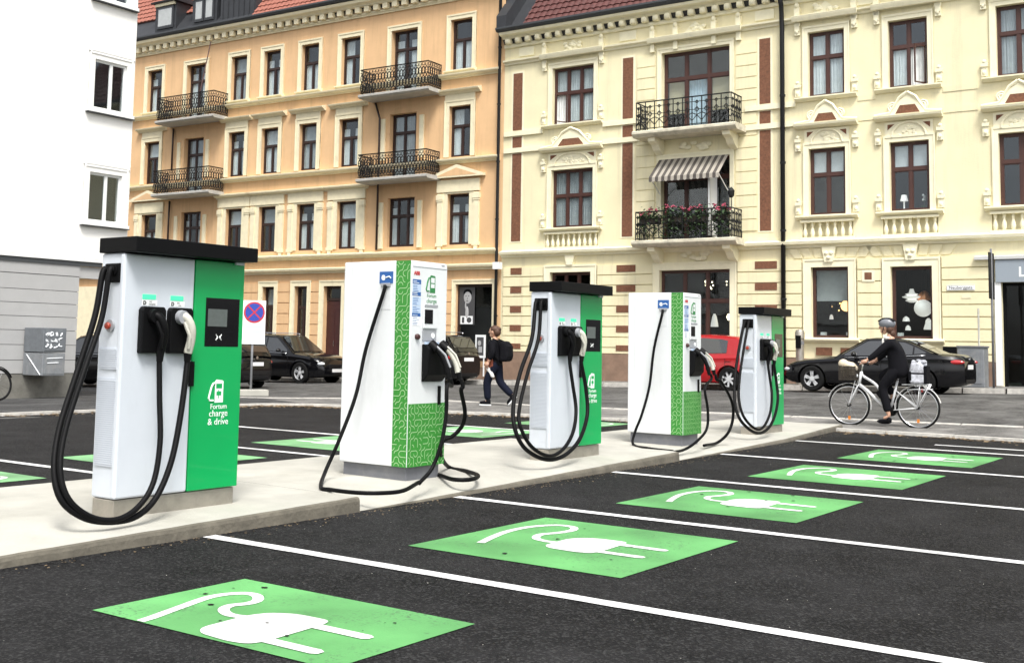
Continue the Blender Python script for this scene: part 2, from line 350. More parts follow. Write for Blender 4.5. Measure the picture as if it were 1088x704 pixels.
K1 = [(19.05, -24), (18.95, 3.5), (18.9, 6.6), (18.2, 10), (17.45, 13), (17.3, 15.4), (17.0, 16.5), (16.3, 17.2), (15, 17.35), (10.7, 17.35), (-20, 17.2)]
lotpts = [(-20, -24)]+[(x, y) for x, y in K1]
struct('lot', polysheet('parking_lot', lotpts, .006, 'lot'))
K2 = [(21.5, -24), (21.4, 4), (21.2, 8), (20.7, 13.5), (20.6, 15.8), (19.8, 18.0), (18.7, 19.8), (18.2, 22), (18.1, 24.5)]
struct('walk', polysheet('footway', [(x, y) for x, y in K1[:7]]+[(17.6, 17.6), (18.7, 19.6)]+[(x, y) for x, y in K2[:6]][::-1], .032, 'walk'))
struct('dw', polysheet('side_pavement', [(17.0, 16.5), (16.3, 17.2), (15, 17.35), (10.7, 17.35), (-20, 17.2), (-20, 23.6), (18.1, 23.6), (18.2, 22), (18.7, 19.62), (17.6, 17.62)], .036, 'darkwalk'))
def kerb(name, pts, wd, h, m='granite', k=1):
    b = MB(); n = len(pts)
    for i in range(n-1):
        (x0, y0), (x1, y1) = pts[i], pts[i+1]
        L = math.hypot(x1-x0, y1-y0); cnt = max(1, int(round(L/1.0))) if L < 60 else 40
        nx, ny = -(y1-y0)/L*wd/2, (x1-x0)/L*wd/2
        for j in range(cnt):
            a, c = j/cnt+.004, (j+1)/cnt-.004
            q = [(x0+(x1-x0)*t, y0+(y1-y0)*t) for t in (a, c)]
            hh = h+random.uniform(-.004, .004)
            P = [(q[0][0]-nx, q[0][1]-ny), (q[1][0]-nx, q[1][1]-ny), (q[1][0]+nx, q[1][1]+ny), (q[0][0]+nx, q[0][1]+ny)]
            b.add([(x, y, zg(x, y)-.05) for x, y in P]+[(x, y, zg(x, y)+hh) for x, y in P], [(3,2,1,0),(4,5,6,7),(0,1,5,4),(1,2,6,5),(2,3,7,6),(3,0,4,7)])
    return struct(name, b.build(name, m))
kerb('lot_kerb', K1, .14, .055)
kerb('road_kerb', K2, .16, .05)
# pavement along the facades, a real step up from the road
fk = [(30.3, -24), (30.15, 5), (30.0, 12), (29.85, 20), (29.6, 27), (29.3, 34), (29.0, 44)]
struct('fp', polysheet('facade_pavement', fk+[(32.5, 44), (33.5, 5), (33.9, -24)], .12, 'walk'))
kerb('facade_kerb', fk, .18, .125)

# ---- the charging island: three concrete slabs with dropped kerbs between
YB = 8.35
def yfront(X): return 5.98+max(0, X-12)*.03+max(0, X-16)*.06
def slab(name, xa, xb, hf, zt):
    Xs = lin(xa, xb, max(2, int((xb-xa)/.2))); top = MB(); face = MB(); rows = []
    for X in Xs:
        y = yfront(X); h = hf(X)+random.uniform(-.002, .002)
        rows.append([(X, y+.03, h), (X, y+.16, h+(zt-h)*.3+.003), (X, y+.4, zt-.002), (X, (y+YB)/2, zt+.004), (X, YB, zt)])
    n = 5; top.add([p for r in rows for p in r], [(i*n+j, (i+1)*n+j, (i+1)*n+j+1, i*n+j+1) for i in range(len(rows)-1) for j in range(n-1)])
    o = struct(name, top.build(name, 'conc', smooth=True))
    fr = []
    for X, r in zip(Xs, rows):
        y = yfront(X); h = r[0][2]; jt = random.uniform(-.004, .004)
        fr.append([(X, y+.03, h), (X, y+.008+jt, h-.008), (X, y+jt, max(-.02, h-.03)), (X, y-.006+jt, -.05)])
    face.add([p for r in fr for p in r], [(i*4+j, i*4+j+1, (i+1)*4+j+1, (i+1)*4+j) for i in range(len(fr)-1) for j in range(3)])
    bk = [[(X, YB, zt), (X, YB+.01, -.05)] for X in Xs]
    face.add([p for r in bk for p in r], [(i*2, i*2+1, i*2+3, i*2+2) for i in range(len(bk)-1)])
    for r, f in ((rows[0], fr[0]), (rows[-1], fr[-1])):
        face.add(r+[(r[0][0], YB, -.05)]+[f[3], f[2], f[1]], [tuple(range(9))])
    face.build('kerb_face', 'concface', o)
    return o
slab('concrete_island', -6, 6.75, lambda X: max(.03, .118+.016*(X-6.75)), .12)
slab('concrete_island', 6.755, 12.3, lambda X: .006+.0187*(X-6.75), .12)
slab('concrete_island', 12.305, 19.3, lambda X: .006+.0125*(X-12.3), .085)

# ---- painted bay lines and green charging squares
lx = [5.23, 7.96, 10.68, 13.5, 16.35]
lab = ['nearest white bay line, just behind the cropped front green square', 'white bay line second nearest, starting beside the first patterned white charger', 'third nearest white bay line on the dark asphalt', 'fourth nearest white bay line on the dark asphalt', 'farthest white bay line, beyond the last green square']
for x, l in zip(lx, lab):
    b = MB(); ys = lin(.4, yfront(x)-.03, 40)
    b.add([p for y in ys for p in ((x-.055+random.uniform(-.003, .003), y, .0105), (x+.055+random.uniform(-.003, .003), y, .0105))], [(2*i, 2*i+1, 2*i+3, 2*i+2) for i in range(40)])
    tag(b.build('bay_line', 'white'), l, 'road marking', 'bay lines right of the island')
for x, l in zip([4.15, 6.9, 9.72, 12.05, 14.9], ['white bay line left of the island nearest the camera', 'white bay line left of the island, seen between the wall side and the first charger', 'white bay line left of the island, seen beside the first patterned charger', 'short white bay line behind the first patterned white charger', 'white bay line left of the island, behind the second black-roofed charger']):
    b = MB().box(x-.05, x+.05, YB+.04, 13.3, .0095, .0105)
    tag(b.build('bay_line', 'white2'), l, 'road marking', 'bay lines left of the island')
tag(MB().box(17.2, 17.3, 2.0, 4.4, .0095, .0105).build('bay_line', 'white2'), 'short faded white dash between the farthest green square and the footway kerb', 'road marking')
CAB = [(.24,.81),(.40,.86),(.56,.895),(.72,.89),(.84,.83),(.85,.745),(.78,.695),(.68,.70),(.58,.735),(.49,.70),(.455,.63),(.46,.56)]
BODY = [(.335,.57),(.37,.59),(.56,.60),(.63,.57),(.675,.49),(.68,.345),(.645,.32),(.37,.305),(.315,.325),(.30,.40),(.31,.53)]
def rounded(pts, k=4):
    P = [Vector((x, y, 0)) for x, y in pts]; n = len(P); out = []
    for i in range(n):
        a, p, c = P[i-1], P[i], P[(i+1) % n]; d0 = p+(a-p).normalized()*min(.03, (a-p).length*.45); d1 = p+(c-p).normalized()*min(.03, (c-p).length*.45)
        for j in range(k+1):
            t = j/k; q = d0*(1-t)**2+p*2*t*(1-t)+d1*t*t; out.append((q.x, q.y))
    return out
BODY = rounded([(.49+(u-.49)*.9, .45+(v-.45)*.9) for u, v in BODY])
def ribbon(b, pts, wd, z, clipx=None):
    P = [p for p in smoothpath([(x, y, z) for x, y in pts], 6)]; L = []
    if clipx is not None: P = [p for p in P if p.x > clipx]
    for i, p in enumerate(P):
        t = (P[min(i+1, len(P)-1)]-P[max(i-1, 0)]); t.z = 0; t.normalize(); n = Vector((-t.y, t.x, 0))*wd/2
        q = (i/(len(P)-1)); L += [p-n, p+n]
        if clipx is not None and i == 0: L[0].x = L[1].x = clipx
    b.add(L, [(2*i, 2*i+1, 2*i+3, 2*i+2) for i in range(len(P)-1)])
def green(x0, x1, label, m='green', icon0=None, y0=3.2, y1=4.75, flip=False, grp='green squares right of the island'):
    t = tag(MB().box(x0, x1, y0, y1, .009, .0095).build('charging_bay_square', m), label, 'road marking', grp)
    ix = x0 if icon0 is None else icon0; W, D = 1.62, y1-y0
    f = lambda u, v: (ix+u*W, (y1-(v)*D) if flip else (y0+v*D))
    b = MB(); z = .0125
    ribbon(b, [f(u, v) for u, v in CAB] if icon0 is None else [(3.3, 4.31), (3.46, 4.38), (3.75, 4.47), (4.02, 4.54), (4.17, 4.49), (4.19, 4.40), (4.12, 4.31), (4.04, 4.29), (3.95, 4.32), (3.87, 4.28), (3.82, 4.18), (3.84, 4.06)], .056, z, x0+.001 if icon0 is not None else None)
    b.add([(*f(u, v), z+.0006) for u, v in BODY], [tuple(range(len(BODY)))])
    for u0, u1 in ((.565, .61), (.37, .415)):
        pts = [(u0, .33), (u0, .14), (u0+.01, .12), (u1-.01, .12), (u1, .14), (u1, .33)]
        b.add([(*f(u, v), z+.0009) for u, v in pts], [tuple(range(6))])
    o = b.build('plug_symbol', 'white' if m == 'green' else 'white2', t)
    if o.data.polygons[0].normal.z < 0: o.data.flip_normals()
    if m == 'green':                                   # chips and tar spots on the paint
        ch = MB(); rc = random.Random(int(x0*100))
        for i in range(12):
            cx, cy2, r = rc.uniform(x0+.03, x1-.03), rc.uniform(y0+.03, y1-.03), rc.choice((.006, .008, .012, .02)); k = rc.randint(5, 7); a0 = rc.uniform(0, 6)
            ch.add([(cx+r*rc.uniform(.5, 1.2)*math.cos(a0+6.28*i2/k), cy2+r*rc.uniform(.5, 1.2)*math.sin(a0+6.28*i2/k), .0145) for i2 in range(k)], [tuple(range(k))])
        ch.build('paint_chips', 'lot', t, kind='stuff')
    return t
green(3.47, 4.44, 'cropped green square with white plug symbol, nearest the camera', icon0=2.97)
green(5.84, 7.48, 'green plug square, second nearest, fully in view on the dark asphalt')
green(8.57, 10.18, 'green plug square in the third bay from the camera')
green(11.35, 12.97, 'green plug square in the fourth bay from the camera')
green(14.1, 15.78, 'farthest green plug square, in front of the cyclist')
for x, l in ((4.72, 'faded green square at the left edge behind the nearest charger'), (7.48, 'faded green square behind the nearest black-roofed charger'), (10.3, 'faded green square left of the island behind the first patterned charger'), (13.2, 'faded green square seen between the patterned charger and the second black-roofed one'), (16.0, 'faded green square seen through the loops of the second black-roofed charger')):
    green(x, x+1.62, l, 'green2', y0=9.45, y1=11.0, flip=True, grp='green squares left of the island')
# ---- leaf litter and grit along the kerbs
b = MB(); rs = random.Random(3)
def bit(x, y, z, s):
    a = rs.uniform(0, 6.28); k = rs.randint(3, 5); h = s*.35
    P = [(x+s*math.cos(a+6.28*i/k)*rs.uniform(.6, 1), y+s*math.sin(a+6.28*i/k)*rs.uniform(.6, 1), z+rs.uniform(0, h)) for i in range(k)]
    b.add(P, [tuple(range(k))]); b.add([(p[0], p[1], z) for p in P], [tuple(range(k))])
for i in range(1500):
    t = rs.random(); j = rs.randint(1, len(K1)-3); (x0, y0), (x1, y1) = K1[j], K1[j+1]
    d = abs(rs.gauss(0, .22))+.09
    L = math.hypot(x1-x0, y1-y0); nx, ny = -(y1-y0)/L, (x1-x0)/L
    bit(x0+(x1-x0)*t+nx*d, y0+(y1-y0)*t+ny*d, .009, rs.uniform(.015, .055))
for i in range(800):
    X = rs.uniform(2.5, 19); bit(X, yfront(X)-abs(rs.gauss(0, .12))-.015, .008, rs.uniform(.004, .013))
o = b.build('leaf_litter', 'leafd'); o['kind'] = 'stuff'; o['label'] = 'dry leaf litter and grit lying along the kerbs'
b = MB()
for i in range(260):
    X = rs.uniform(1.5, 17); Y = rs.uniform(.5, 5.8); bit(X, Y, .008, rs.uniform(.002, .006))
o = b.build('grit', 'granite'); o['kind'] = 'stuff'; o['label'] = 'tiny pale grit scattered over the dark asphalt'

# ============================================================ THE CHARGERS
def pump_icon(b, x, y, z, s):                        # fuel-pump-with-plug pictogram, reads from -y
    f = lambda u, v, d: (x+u*s, y-d, z+v*s)
    b.prism([(.42,0),(.92,0),(.92,.98),(.86,1.02),(.5,1.06),(.42,1.0)], 0, .0012, f)
    b.tube([f(u, v, .001) for u, v in ((.34,.10),(.12,.10),(.05,.2),(.2,.72),(.3,.88),(.42,.9))], .045*s, 5)
def truchet(b, u0, u1, v0, v1, c, f, wd, rs):
    nu = int((u1-u0)/c); nv = int((v1-v0)/c); du = (u1-u0)/max(nu, 1); dv = (v1-v0)/max(nv, 1)
    def arc(cx, cy, a0, a1):
        P = []
        for k in range(5):
            a = a0+(a1-a0)*k/4
            for rr in (.5-wd, .5+wd): P.append(f(cx+math.cos(a)*rr*du, cy+math.sin(a)*rr*dv))
        b.add(P, [(2*k, 2*k+1, 2*k+3, 2*k+2) for k in range(4)])
    H = math.pi/2
    for i in range(nu):
        for j in range(nv):
            x, y = u0+i*du, v0+j*dv; q = rs.random()
            if q < .36: arc(x, y, 0, H); arc(x+du, y+dv, 2*H, 3*H)
            elif q < .72: arc(x+du, y, H, 2*H); arc(x, y+dv, 3*H, 4*H)
            elif q < .80:
                for (a, e) in (((0, .5), (1, .5)),):
                    b.add([f(x, y+(.5-wd)*dv), f(x+du, y+(.5-wd)*dv), f(x+du, y+(.5+wd)*dv), f(x, y+(.5+wd)*dv)], [(0,1,2,3)])
            elif q < .88: b.add([f(x+(.5-wd)*du, y), f(x+(.5+wd)*du, y), f(x+(.5+wd)*du, y+dv), f(x+(.5-wd)*du, y+dv)], [(0,1,2,3)])
            else: arc(x, y, 0, H)
def cable(parent, pts, r, inv):
    P = smoothpath(pts, 8)
    return MB().tube([inv @ p for p in P], r, 9).build('cable', 'rubber', parent, smooth='all')

def charger_a(loc, label, cables, plug_px=None, w=1.07):
    # slim wide cabinet: white door, green door, black flat roof. local: x along front, front faces -y
    t = thing('charging_station', label, 'charger', loc, 0, 'black-roofed white and green chargers')
    D = .265; H = 1.755; G = .605                      # depth, top of the body, seam between the doors
    MB().box(.015, w-.015, .02, D-.015, -.03, .118).build('plinth', 'steel', t, bevel=.006)
    MB().box(.012, w-.012, .03, D, .122, H).build('cabinet', 'cw', t, bevel=.012)
    MB().box(0, G-.004, 0, .05, .125, H-.004).build('white_door', 'cw', t, bevel=.014)
    MB().box(G+.004, w, 0, .05, .125, H-.004).build('green_door', 'cgreen', t, bevel=.006)
    MB().box(-.008, w+.012, -.125, D+.01, H+.003, H+.105).build('roof', 'black', t, bevel=.006)
    # the side panel seen from the island: cable outlet, emergency button, grilles
    s = MB().box(-.004, .03, .05, .212, 1.555, 1.685).build('cable_outlet', 'black', t, bevel=.01)
    MB().lathe([(.0,-.012),(.034,-.01),(.034,.02)], (-.004,.1,1.635), 'X', 14).build('gland', 'rubber', s); MB().lathe([(.0,-.012),(.034,-.01),(.034,.02)], (-.004,.165,1.635), 'X', 14).build('gland', 'rubber', s)
    k = MB().lathe([(0,-.006),(.042,-.004),(.042,.02)], (0,.13,1.264), 'X', 18).build('emergency_button', 'grey', t, smooth=True)
    MB().lathe([(0,-.034),(.02,-.03),(.025,-.02),(.018,-.004)], (0,.13,1.264), 'X', 16).build('button_cap', 'red', k, smooth=True)
    for z0, z1 in ((.975, 1.115), (.335, .915)):
        g = MB().box(.002, .02, .035, .235, z0, z1).build('vent_grille', 'panel', t)
        b = MB()
        zz = z0+.015
        while zz < z1-.01: b.box(-.001, .004, .042, .228, zz, zz+.006); zz += .014
        b.build('louvre', 'cw', g)
    # holsters
    for i, x0 in enumerate((.125, .362)):
        h = MB().prism([(.0,0),(.2,0),(.2,.04),(.185,.07),(.185,.2),(.2,.23),(.2,.29),(.185,.315),(.015,.315),(0,.29)], 0, .05, lambda u, v, d: (x0+u, -d-.0005, 1.085+v)).build('holster', 'black', t, bevel=.008)
        e = MB().box(x0+.03, x0+.14, -.004, .01, 1.45, 1.483).build('status_light', 'teal', t)
        MB().box(x0+.028, x0+.155, -.0016, .01, 1.408, 1.446).build('holster_label', 'txtwhite', t)
        text('letter', 'D', .034, 'txtblack', t, FRONT(x0+.05, -.0022, 1.414), .0018)
        text('small_print', 'DC', .016, 'txtblack', t, FRONT(x0+.1, -.0022, 1.428)); text('small_print', 'CHAdeMO' if i == 0 else 'CCS', .012, 'txtblack', t, FRONT(x0+.112, -.0022, 1.413))
        # plug hanging in the holster
        m = 'black' if i == 0 else 'lgrey'
        hd = MB(); y = -.075
        hd.tube(smoothpath([(x0+.07, -.03, 1.345), (x0+.105, y-.01, 1.335), (x0+.135, y-.03, 1.27), (x0+.148, y-.02, 1.19), (x0+.14, y, 1.09)], 5), .029 if i == 0 else .030, 10)
        p = hd.build('plug', m, t, smooth=True)
        MB().lathe([(.0,-.03),(.046,-.028),(.05,.0),(.05,.05)], (x0+.085, -.06, 1.335), 'Y', 16).build('plug_head', m if i == 0 else 'grey', p, smooth=True)
        MB().tube([(x0+.085, y-.02, 1.30), (x0+.105, y-.055, 1.21), (x0+.118, y-.03, 1.12)], .013, 6).build('trigger_guard', 'black' if i == 0 else 'lgrey', p, smooth=True)
        MB().tube([(x0+.14, y, 1.10), (x0+.137, y, 1.03)], [.03, .022], 9).build('strain_relief', 'rubber', p, smooth=True)
    MB().box(G-.03, G+.012, -.02, .0, .855, 1.03).build('door_handle', 'black', t, bevel=.006)
    sc = MB().box(G+.105, G+.425, -.003, .02, 1.135, 1.485).build('screen_panel', 'gloss', t, bevel=.004)
    MB().box(G+.125, G+.305, -.006, .0, 1.28, 1.405).build('display', 'lcd', sc)
    b = MB()
    for k in (.014, .026):
        for sgn in (1, -1): b.tube([(G+.232+sgn*(k+.0), -.005, 1.203+k*.8), (G+.232+sgn*(k*.55), -.005, 1.203), (G+.232+sgn*k, -.005, 1.203-k*.8)], .003, 4)
    b.build('card_symbol', 'txtwhite', sc)
    b = MB(); pump_icon(b, G+.155, -.0005, .735, .155); lg = b.build('pump_logo', 'txtwhite', t)
    MB().box(G+.155+.075, G+.155+.13, -.0022, -.0015, .735+.10, .735+.135).build('logo_window', 'cgreen', lg)
    q = MB(); q.box(G+.155+.08, G+.155+.125, -.0022, -.0015, .735+.05, .735+.08); q.tube([(G+.155+.1, -.002, .735+.03), (G+.155+.1, -.002, .735+.09)], .004, 4); q.build('logo_plug', 'cgreen', lg)
    text('brand_text', 'Fortum', .052, 'txtwhite', t, FRONT(G+.26, -.0012, .69), 0)
    text('slogan_text', 'charge\n& drive', .066, 'txtwhite', t, FRONT(G+.26, -.0012, .637), 0)
    MB().box(G+.36, G+.44, -.022, -.002, 1.735, 1.755).build('door_stop', 'cw', t)
    inv = Matrix.Translation(-Vector(loc))
    for c, r in cables: cable(t, c, r, inv)
    return t

def charger_b(loc, label, cables, seed):
    # deeper white cabinet wrapped with a green patterned vinyl. local: x along front (-y), depth +y
    t = thing('charging_station', label, 'charger', loc, 0, 'white chargers with green squiggle pattern')
    W, D, Z0, Z1 = .52, .79, .135, 1.93
    MB().box(.03, W-.03, .03, D-.03, -.04, Z0-.002).build('plinth', 'greyplinth', t, bevel=.005)
    MB().box(0, W, 0, D, Z0, Z1).build('cabinet', 'cw2', t, bevel=.014)
    MB().box(-.004, .01, .0, D-.1, Z0+.004, Z1-.04).build('side_panel', 'cw2', t, bevel=.004)
    MB().box(.008, W-.008, -.005, .01, Z0+.01, Z1-.03).build('front_door', 'cw2', t, bevel=.004)
    gs = MB().box(-.0065, .0, .003, .165, Z0+.002, Z1-.002).build('green_strip', 'agreen', t)
    gp = MB().box(.004, W-.004, -.0075, 0, Z0+.002, .68).build('green_panel', 'agreen', t)
    rs = random.Random(seed)
    b = MB(); truchet(b, .005, .163, Z0+.01, Z1-.01, .052, lambda u, v: (-.0078, u, v), .055, rs); b.build('squiggle_print', 'agreenl', gs)
    b = MB(); truchet(b, .008, W-.008, Z0+.008, .674, .05, lambda u, v: (u, -.0088, v), .055, rs); b.build('squiggle_print', 'agreenl', gp)
    # cable outlet plate on the side
    pl = MB().box(-.009, .0, .20, .355, 1.73, 1.835).build('outlet_plate', 'blue', t)
    M2 = Matrix.Translation((-.0096, .235, 1.762)) @ Matrix(((0,0,-1),(-1,0,0),(0,1,0))).to_4x4()
    text('plate_mark', 'e', .085, 'txtwhite', pl, Matrix.Translation((0, .075, 0)) @ M2, .004); MB().tube([(-.0098, .3-.02, 1.782), (-.0098, .24, 1.79), (-.0098, .22, 1.775)], .006, 5).build('plate_plug', 'txtwhite', pl)
    ol = MB().box(-.022, .0, .225, .33, 1.70, 1.732).build('outlet_hood', 'grey', t, bevel=.004)
    MB().box(-.007, .0, .22, .35, 1.50, 1.70).build('outlet_backplate', 'cw2', t)
    MB().box(W-.5, W-.02, -.008, -.004, 1.875, 1.879).build('front_seam', 'grey', t)
    # front: logo, stickers, screen, payment panel
    text('maker_text', 'ABB', .046, 'txtred', t, FRONT(.075, -.0062, 1.805), .002)
    b = MB(); pump_icon(b, .2, -.0055, 1.655, .15); lg = b.build('pump_logo', 'txtgreen', t); MB().box(.275, .327, -.0078, -.0066, 1.745, 1.79).box(.275, .327, -.0078, -.0066, 1.70, 1.735).build('logo_window', 'cw2', lg)
    text('brand_text', 'Fortum', .045, 'txtgreen', t, FRONT(.29, -.0062, 1.615), 0); text('slogan_text', 'charge\n& drive', .055, 'txtgreen', t, FRONT(.29, -.0062, 1.565), 0)
    for z0, z1, m in ((1.725, 1.765, 'blue'), (1.655, 1.722, 'paleblue'), (1.62, 1.652, 'blue'), (1.535, 1.61, 'paleblue'), (1.47, 1.53, 'paleblue'), (1.44, 1.468, 'blue'), (1.36, 1.435, 'signwhite')):
        st = MB().box(.018, .135, -.0065, -.004, z0, z1).build('sticker', m, t)
        b = MB(); zz = z0+.008
        while zz < z1-.006: b.box(.026, .026+rs.uniform(.05, .1), -.0072, -.006, zz, zz+.004); zz += .014
        b.build('print', 'txtwhite' if m == 'blue' else 'blue', st)
    cr = MB().prism([(0,0),(.2,0),(.2,.18),(.17,.21),(0,.21)], 0, .018, lambda u, v, d: (.165+u, -.005-d, 1.335+v)).build('screen_bezel', 'cw2', t, bevel=.008)
    MB().box(.17, .36, -.026, -.022, 1.525, 1.548).build('bezel_shade', 'grey', cr); MB().box(.175, .29, -.026, -.02, 1.38, 1.505).build('display', 'gloss', cr)
    MB().lathe([(0,-.03),(.02,-.028),(.026,-.018),(.026,0)], (.09,-.005,1.262), 'Y', 16).build('stop_button', 'door', t, smooth=True)
    pp = MB().box(.165, .36, -.012, 0, 1.23, 1.325).build('payment_panel', 'grey', t); MB().lathe([(0,-.006),(.024,-.005),(.024,0)], (.31,-.012,1.275), 'Y', 14).build('card_symbol', 'txtwhite', pp)
    for x0 in (.17, .27): MB().box(x0, x0+.085, -.05, -.03, 1.175, 1.22).build('connector_label', 'paleblue', t)
    MB().prism([(0,0),(0,.33),(-.05,.33),(-.085,.29),(-.07,.06),(-.02,0)], .165, .455, lambda u, v, d: (d, u-.004, .87+v)).build('holster', 'black', t, bevel=.01)
    MB().box(W-.115, W-.08, -.02, -.004, .665, .83).build('door_handle', 'black', t, bevel=.004)
    for i, (x0, m) in enumerate(((.235, 'black'), (.385, 'lgrey'))):
        p = MB().tube(smoothpath([(x0, -.08, 1.19), (x0+.02, -.14, 1.13), (x0+.04, -.19, 1.04), (x0+.05, -.21, .955)], 5), .028, 10).build('plug', m, t, smooth=True)
        MB().tube([(x0, -.05, 1.20), (x0+.012, -.12, 1.15)], [.048, .042], 12).build('plug_head', 'black', p, smooth=True)
        MB().tube([(x0-.01, -.13, 1.18), (x0+.02, -.20, 1.11), (x0+.05, -.235, 1.0)], .010, 6).build('trigger_guard', m if i else 'grey', p, smooth=True)
        MB().tube([(x0+.05, -.21, .965), (x0+.055, -.225, .89)], [.027, .02], 9).build('strain_relief', 'rubber', p, smooth=True)
    inv = Matrix.Translation(-Vector(loc))
    for c, r in cables: cable(t, c, r, inv)
    MB().box(W-.09, W-.05, -.004, -.006, 1.9, 1.915).build('lock', 'grey', t)
    return t

def pxpath(rows): return [at_y(x, y, Y) for x, y, Y in rows]
def cables_a(loc, rows1, rows2):
    L = Vector(loc)
    s1 = [L+Vector((-.005, .165, 1.635)), L+Vector((-.05, .165, 1.62))]; s2 = [L+Vector((-.005, .1, 1.635)), L+Vector((-.045, .1, 1.62))]
    e1 = [L+Vector((.262, -.075, 1.00)), L+Vector((.262, -.075, 1.06))]; e2 = [L+Vector((.499, -.075, 1.00)), L+Vector((.499, -.075, 1.06))]
    return [(s1+pxpath(rows1)+e2, .021), (s2+pxpath(rows2)+e1, .019)]
l1 = (4.80, 6.40, .118)
charger_a(l1, 'nearest black-roofed charger, white and green, at the left', cables_a(l1,
    [(101, 335, 6.53), (82, 395, 6.48), (63, 455, 6.40), (57.5, 500, 6.30), (66, 532, 6.22), (90, 550, 6.17), (118, 554, 6.15), (145, 548, 6.15), (166, 528, 6.17), (182, 490, 6.2), (192, 440, 6.26)],
    [(108, 338, 6.48), (90, 392, 6.42), (70, 455, 6.34), (64, 498, 6.26), (73, 530, 6.19), (97, 549, 6.15), (124, 551.5, 6.13), (147, 538, 6.14), (163, 512, 6.17), (170, 470, 6.22), (169.5, 425, 6.29)]))
l3 = (10.14, 6.40, .118)
charger_a(l3, 'middle black-roofed charger, between the two patterned white chargers', cables_a(l3,
    [(565, 360, 6.50), (553, 395, 6.44), (545.5, 430, 6.35), (547, 455, 6.26), (556, 474, 6.2), (571, 485, 6.17), (586, 488, 6.15), (602, 482, 6.15), (616, 466, 6.18), (624, 440, 6.25), (622.5, 412, 6.3)],
    [(572, 360, 6.46), (561, 395, 6.40), (552.5, 430, 6.31), (552, 450, 6.23), (562, 471, 6.17), (576, 482, 6.14), (588, 483.5, 6.13), (600, 475, 6.14), (609, 458, 6.17), (612, 435, 6.25), (608.5, 408, 6.3)]))
l5 = (15.93, 6.53, .07)
charger_a(l5, 'farthest black-roofed charger, at the street end of the island', cables_a(l5,
    [(785, 372, 6.62), (781, 400, 6.55), (780.5, 425, 6.47), (785, 443, 6.37), (795, 455, 6.3), (806, 460, 6.28), (816, 455, 6.28), (823, 442, 6.31), (826.5, 424, 6.38), (825, 406, 6.43)],
    [(790, 372, 6.58), (786, 400, 6.5), (785, 422, 6.42), (789, 440, 6.34), (798, 452, 6.28), (807, 456, 6.26), (814, 449, 6.27), (819, 435, 6.31), (820, 418, 6.39), (818, 402, 6.43)]))
l2 = (7.76, 6.35, .10)
def cab_b(loc, side, f1, f2):
    L = Vector(loc); c1 = [L+Vector((-.02, .28, 1.71)), L+Vector((-.04, .28, 1.64))]+side
    e1 = [L+Vector((.285, -.24, .91)), L+Vector((.29, -.25, .84))]; e2 = [L+Vector((.44, -.24, .90)), L+Vector((.455, -.25, .83))]
    return [(c1, .017), (e1+f1, .017), (e2+f2, .019)]
zc = .135
side2 = [at_x(389, 370, 7.66), at_x(378, 420, 7.55), at_x(360, 468, 7.40), at_x(346, 500, 7.28), at_z(341, 517, .14), at_z(352, 520, .135), at_z(378, 523, .135), at_z(405, 523.5, .135), at_z(428, 521, .135), at_z(445, 512, .16)]
f1 = [at_y(475, 410, 6.0), at_y(474, 440, 5.99), at_y(469, 470, 5.99), at_y(459, 497, 6.02), Vector(at_z(445, 513.5, .15))]
f2 = [at_y(490, 415, 6.12), at_y(494, 437, 6.15), at_y(491, 452, 6.2), at_y(481, 463, 6.27), at_y(471, 468, 6.33), at_y(468, 482, 6.33), at_z(477, 496, .135), at_z(495, 500, .135), at_z(508, 505, .135), at_z(500, 509, .135), at_z(482, 509, .135), at_z(466, 504, .135)]
charger_b(l2, 'nearer white charger with green squiggle pattern and cable trailing on the concrete', cab_b(l2, side2, f1, f2), 5)
l4 = (13.3, 6.42, .085)
side4 = [at_x(695, 370, 13.2), at_x(690, 410, 13.15), at_x(682, 440, 13.05), at_x(675, 458, 13.0), at_z(673, 472, .1), at_z(690, 476, .1), at_z(715, 479, .1)]
g1 = [at_y(749, 412, 6.12), at_y(752, 435, 6.1), at_y(751, 455, 6.1), at_y(741, 468, 6.1), at_z(728, 477, .1), at_z(716, 480, .095)]
g2 = [at_y(766, 405, 6.12), at_y(777, 425, 6.12), at_y(779, 442, 6.14), at_y(774, 459, 6.18), at_z(762, 470, .1), at_z(748, 473, .1)]
charger_b(l4, 'farther white charger with green squiggle pattern, in front of the red car', cab_b(l4, side4, g1, g2), 9)

# ============================================================ THE BUILDINGS
JX, JY = 32.11, 22.30
TO, TY = 0.050379, 0.021875
def wall(parent, name, s0, s1, z0, z1, holes, m, th=.3, y=0.):
    S = sorted({s0, s1, *[h[0] for h in holes], *[h[1] for h in holes]}); Z = sorted({z0, z1, *[h[2] for h in holes], *[h[3] for h in holes]})
    S = [s for s in S if s0 <= s <= s1]; Z = [z for z in Z if z0 <= z <= z1]
    b = MB()
    for i in range(len(S)-1):
        run = None
        for j in range(len(Z)-1):
            cs, cz = (S[i]+S[i+1])/2, (Z[j]+Z[j+1])/2
            if any(h[0] < cs < h[1] and h[2] < cz < h[3] for h in holes): continue
            b.quad((S[i], y, Z[j]), (S[i+1], y, Z[j]), (S[i+1], y, Z[j+1]), (S[i], y, Z[j+1]))
    for h in holes:
        a, c, d, e = h[:4]
        b.quad((a, y, d), (a, y, e), (a, y-th, e), (a, y-th, d)); b.quad((c, y, d), (c, y-th, d), (c, y-th, e), (c, y, e))
        b.quad((a, y, d), (a, y-th, d), (c, y-th, d), (c, y, d)); b.quad((a, y, e), (c, y, e), (c, y-th, e), (a, y-th, e))
    me = bpy.data.meshes.new(name); me.from_pydata(b.v, [], b.f)
    bm = bmesh.new(); bm.from_mesh(me); bmesh.ops.remove_doubles(bm, verts=bm.verts, dist=1e-5); bm.to_mesh(me); bm.free()
    return obj(name, me, m, parent)
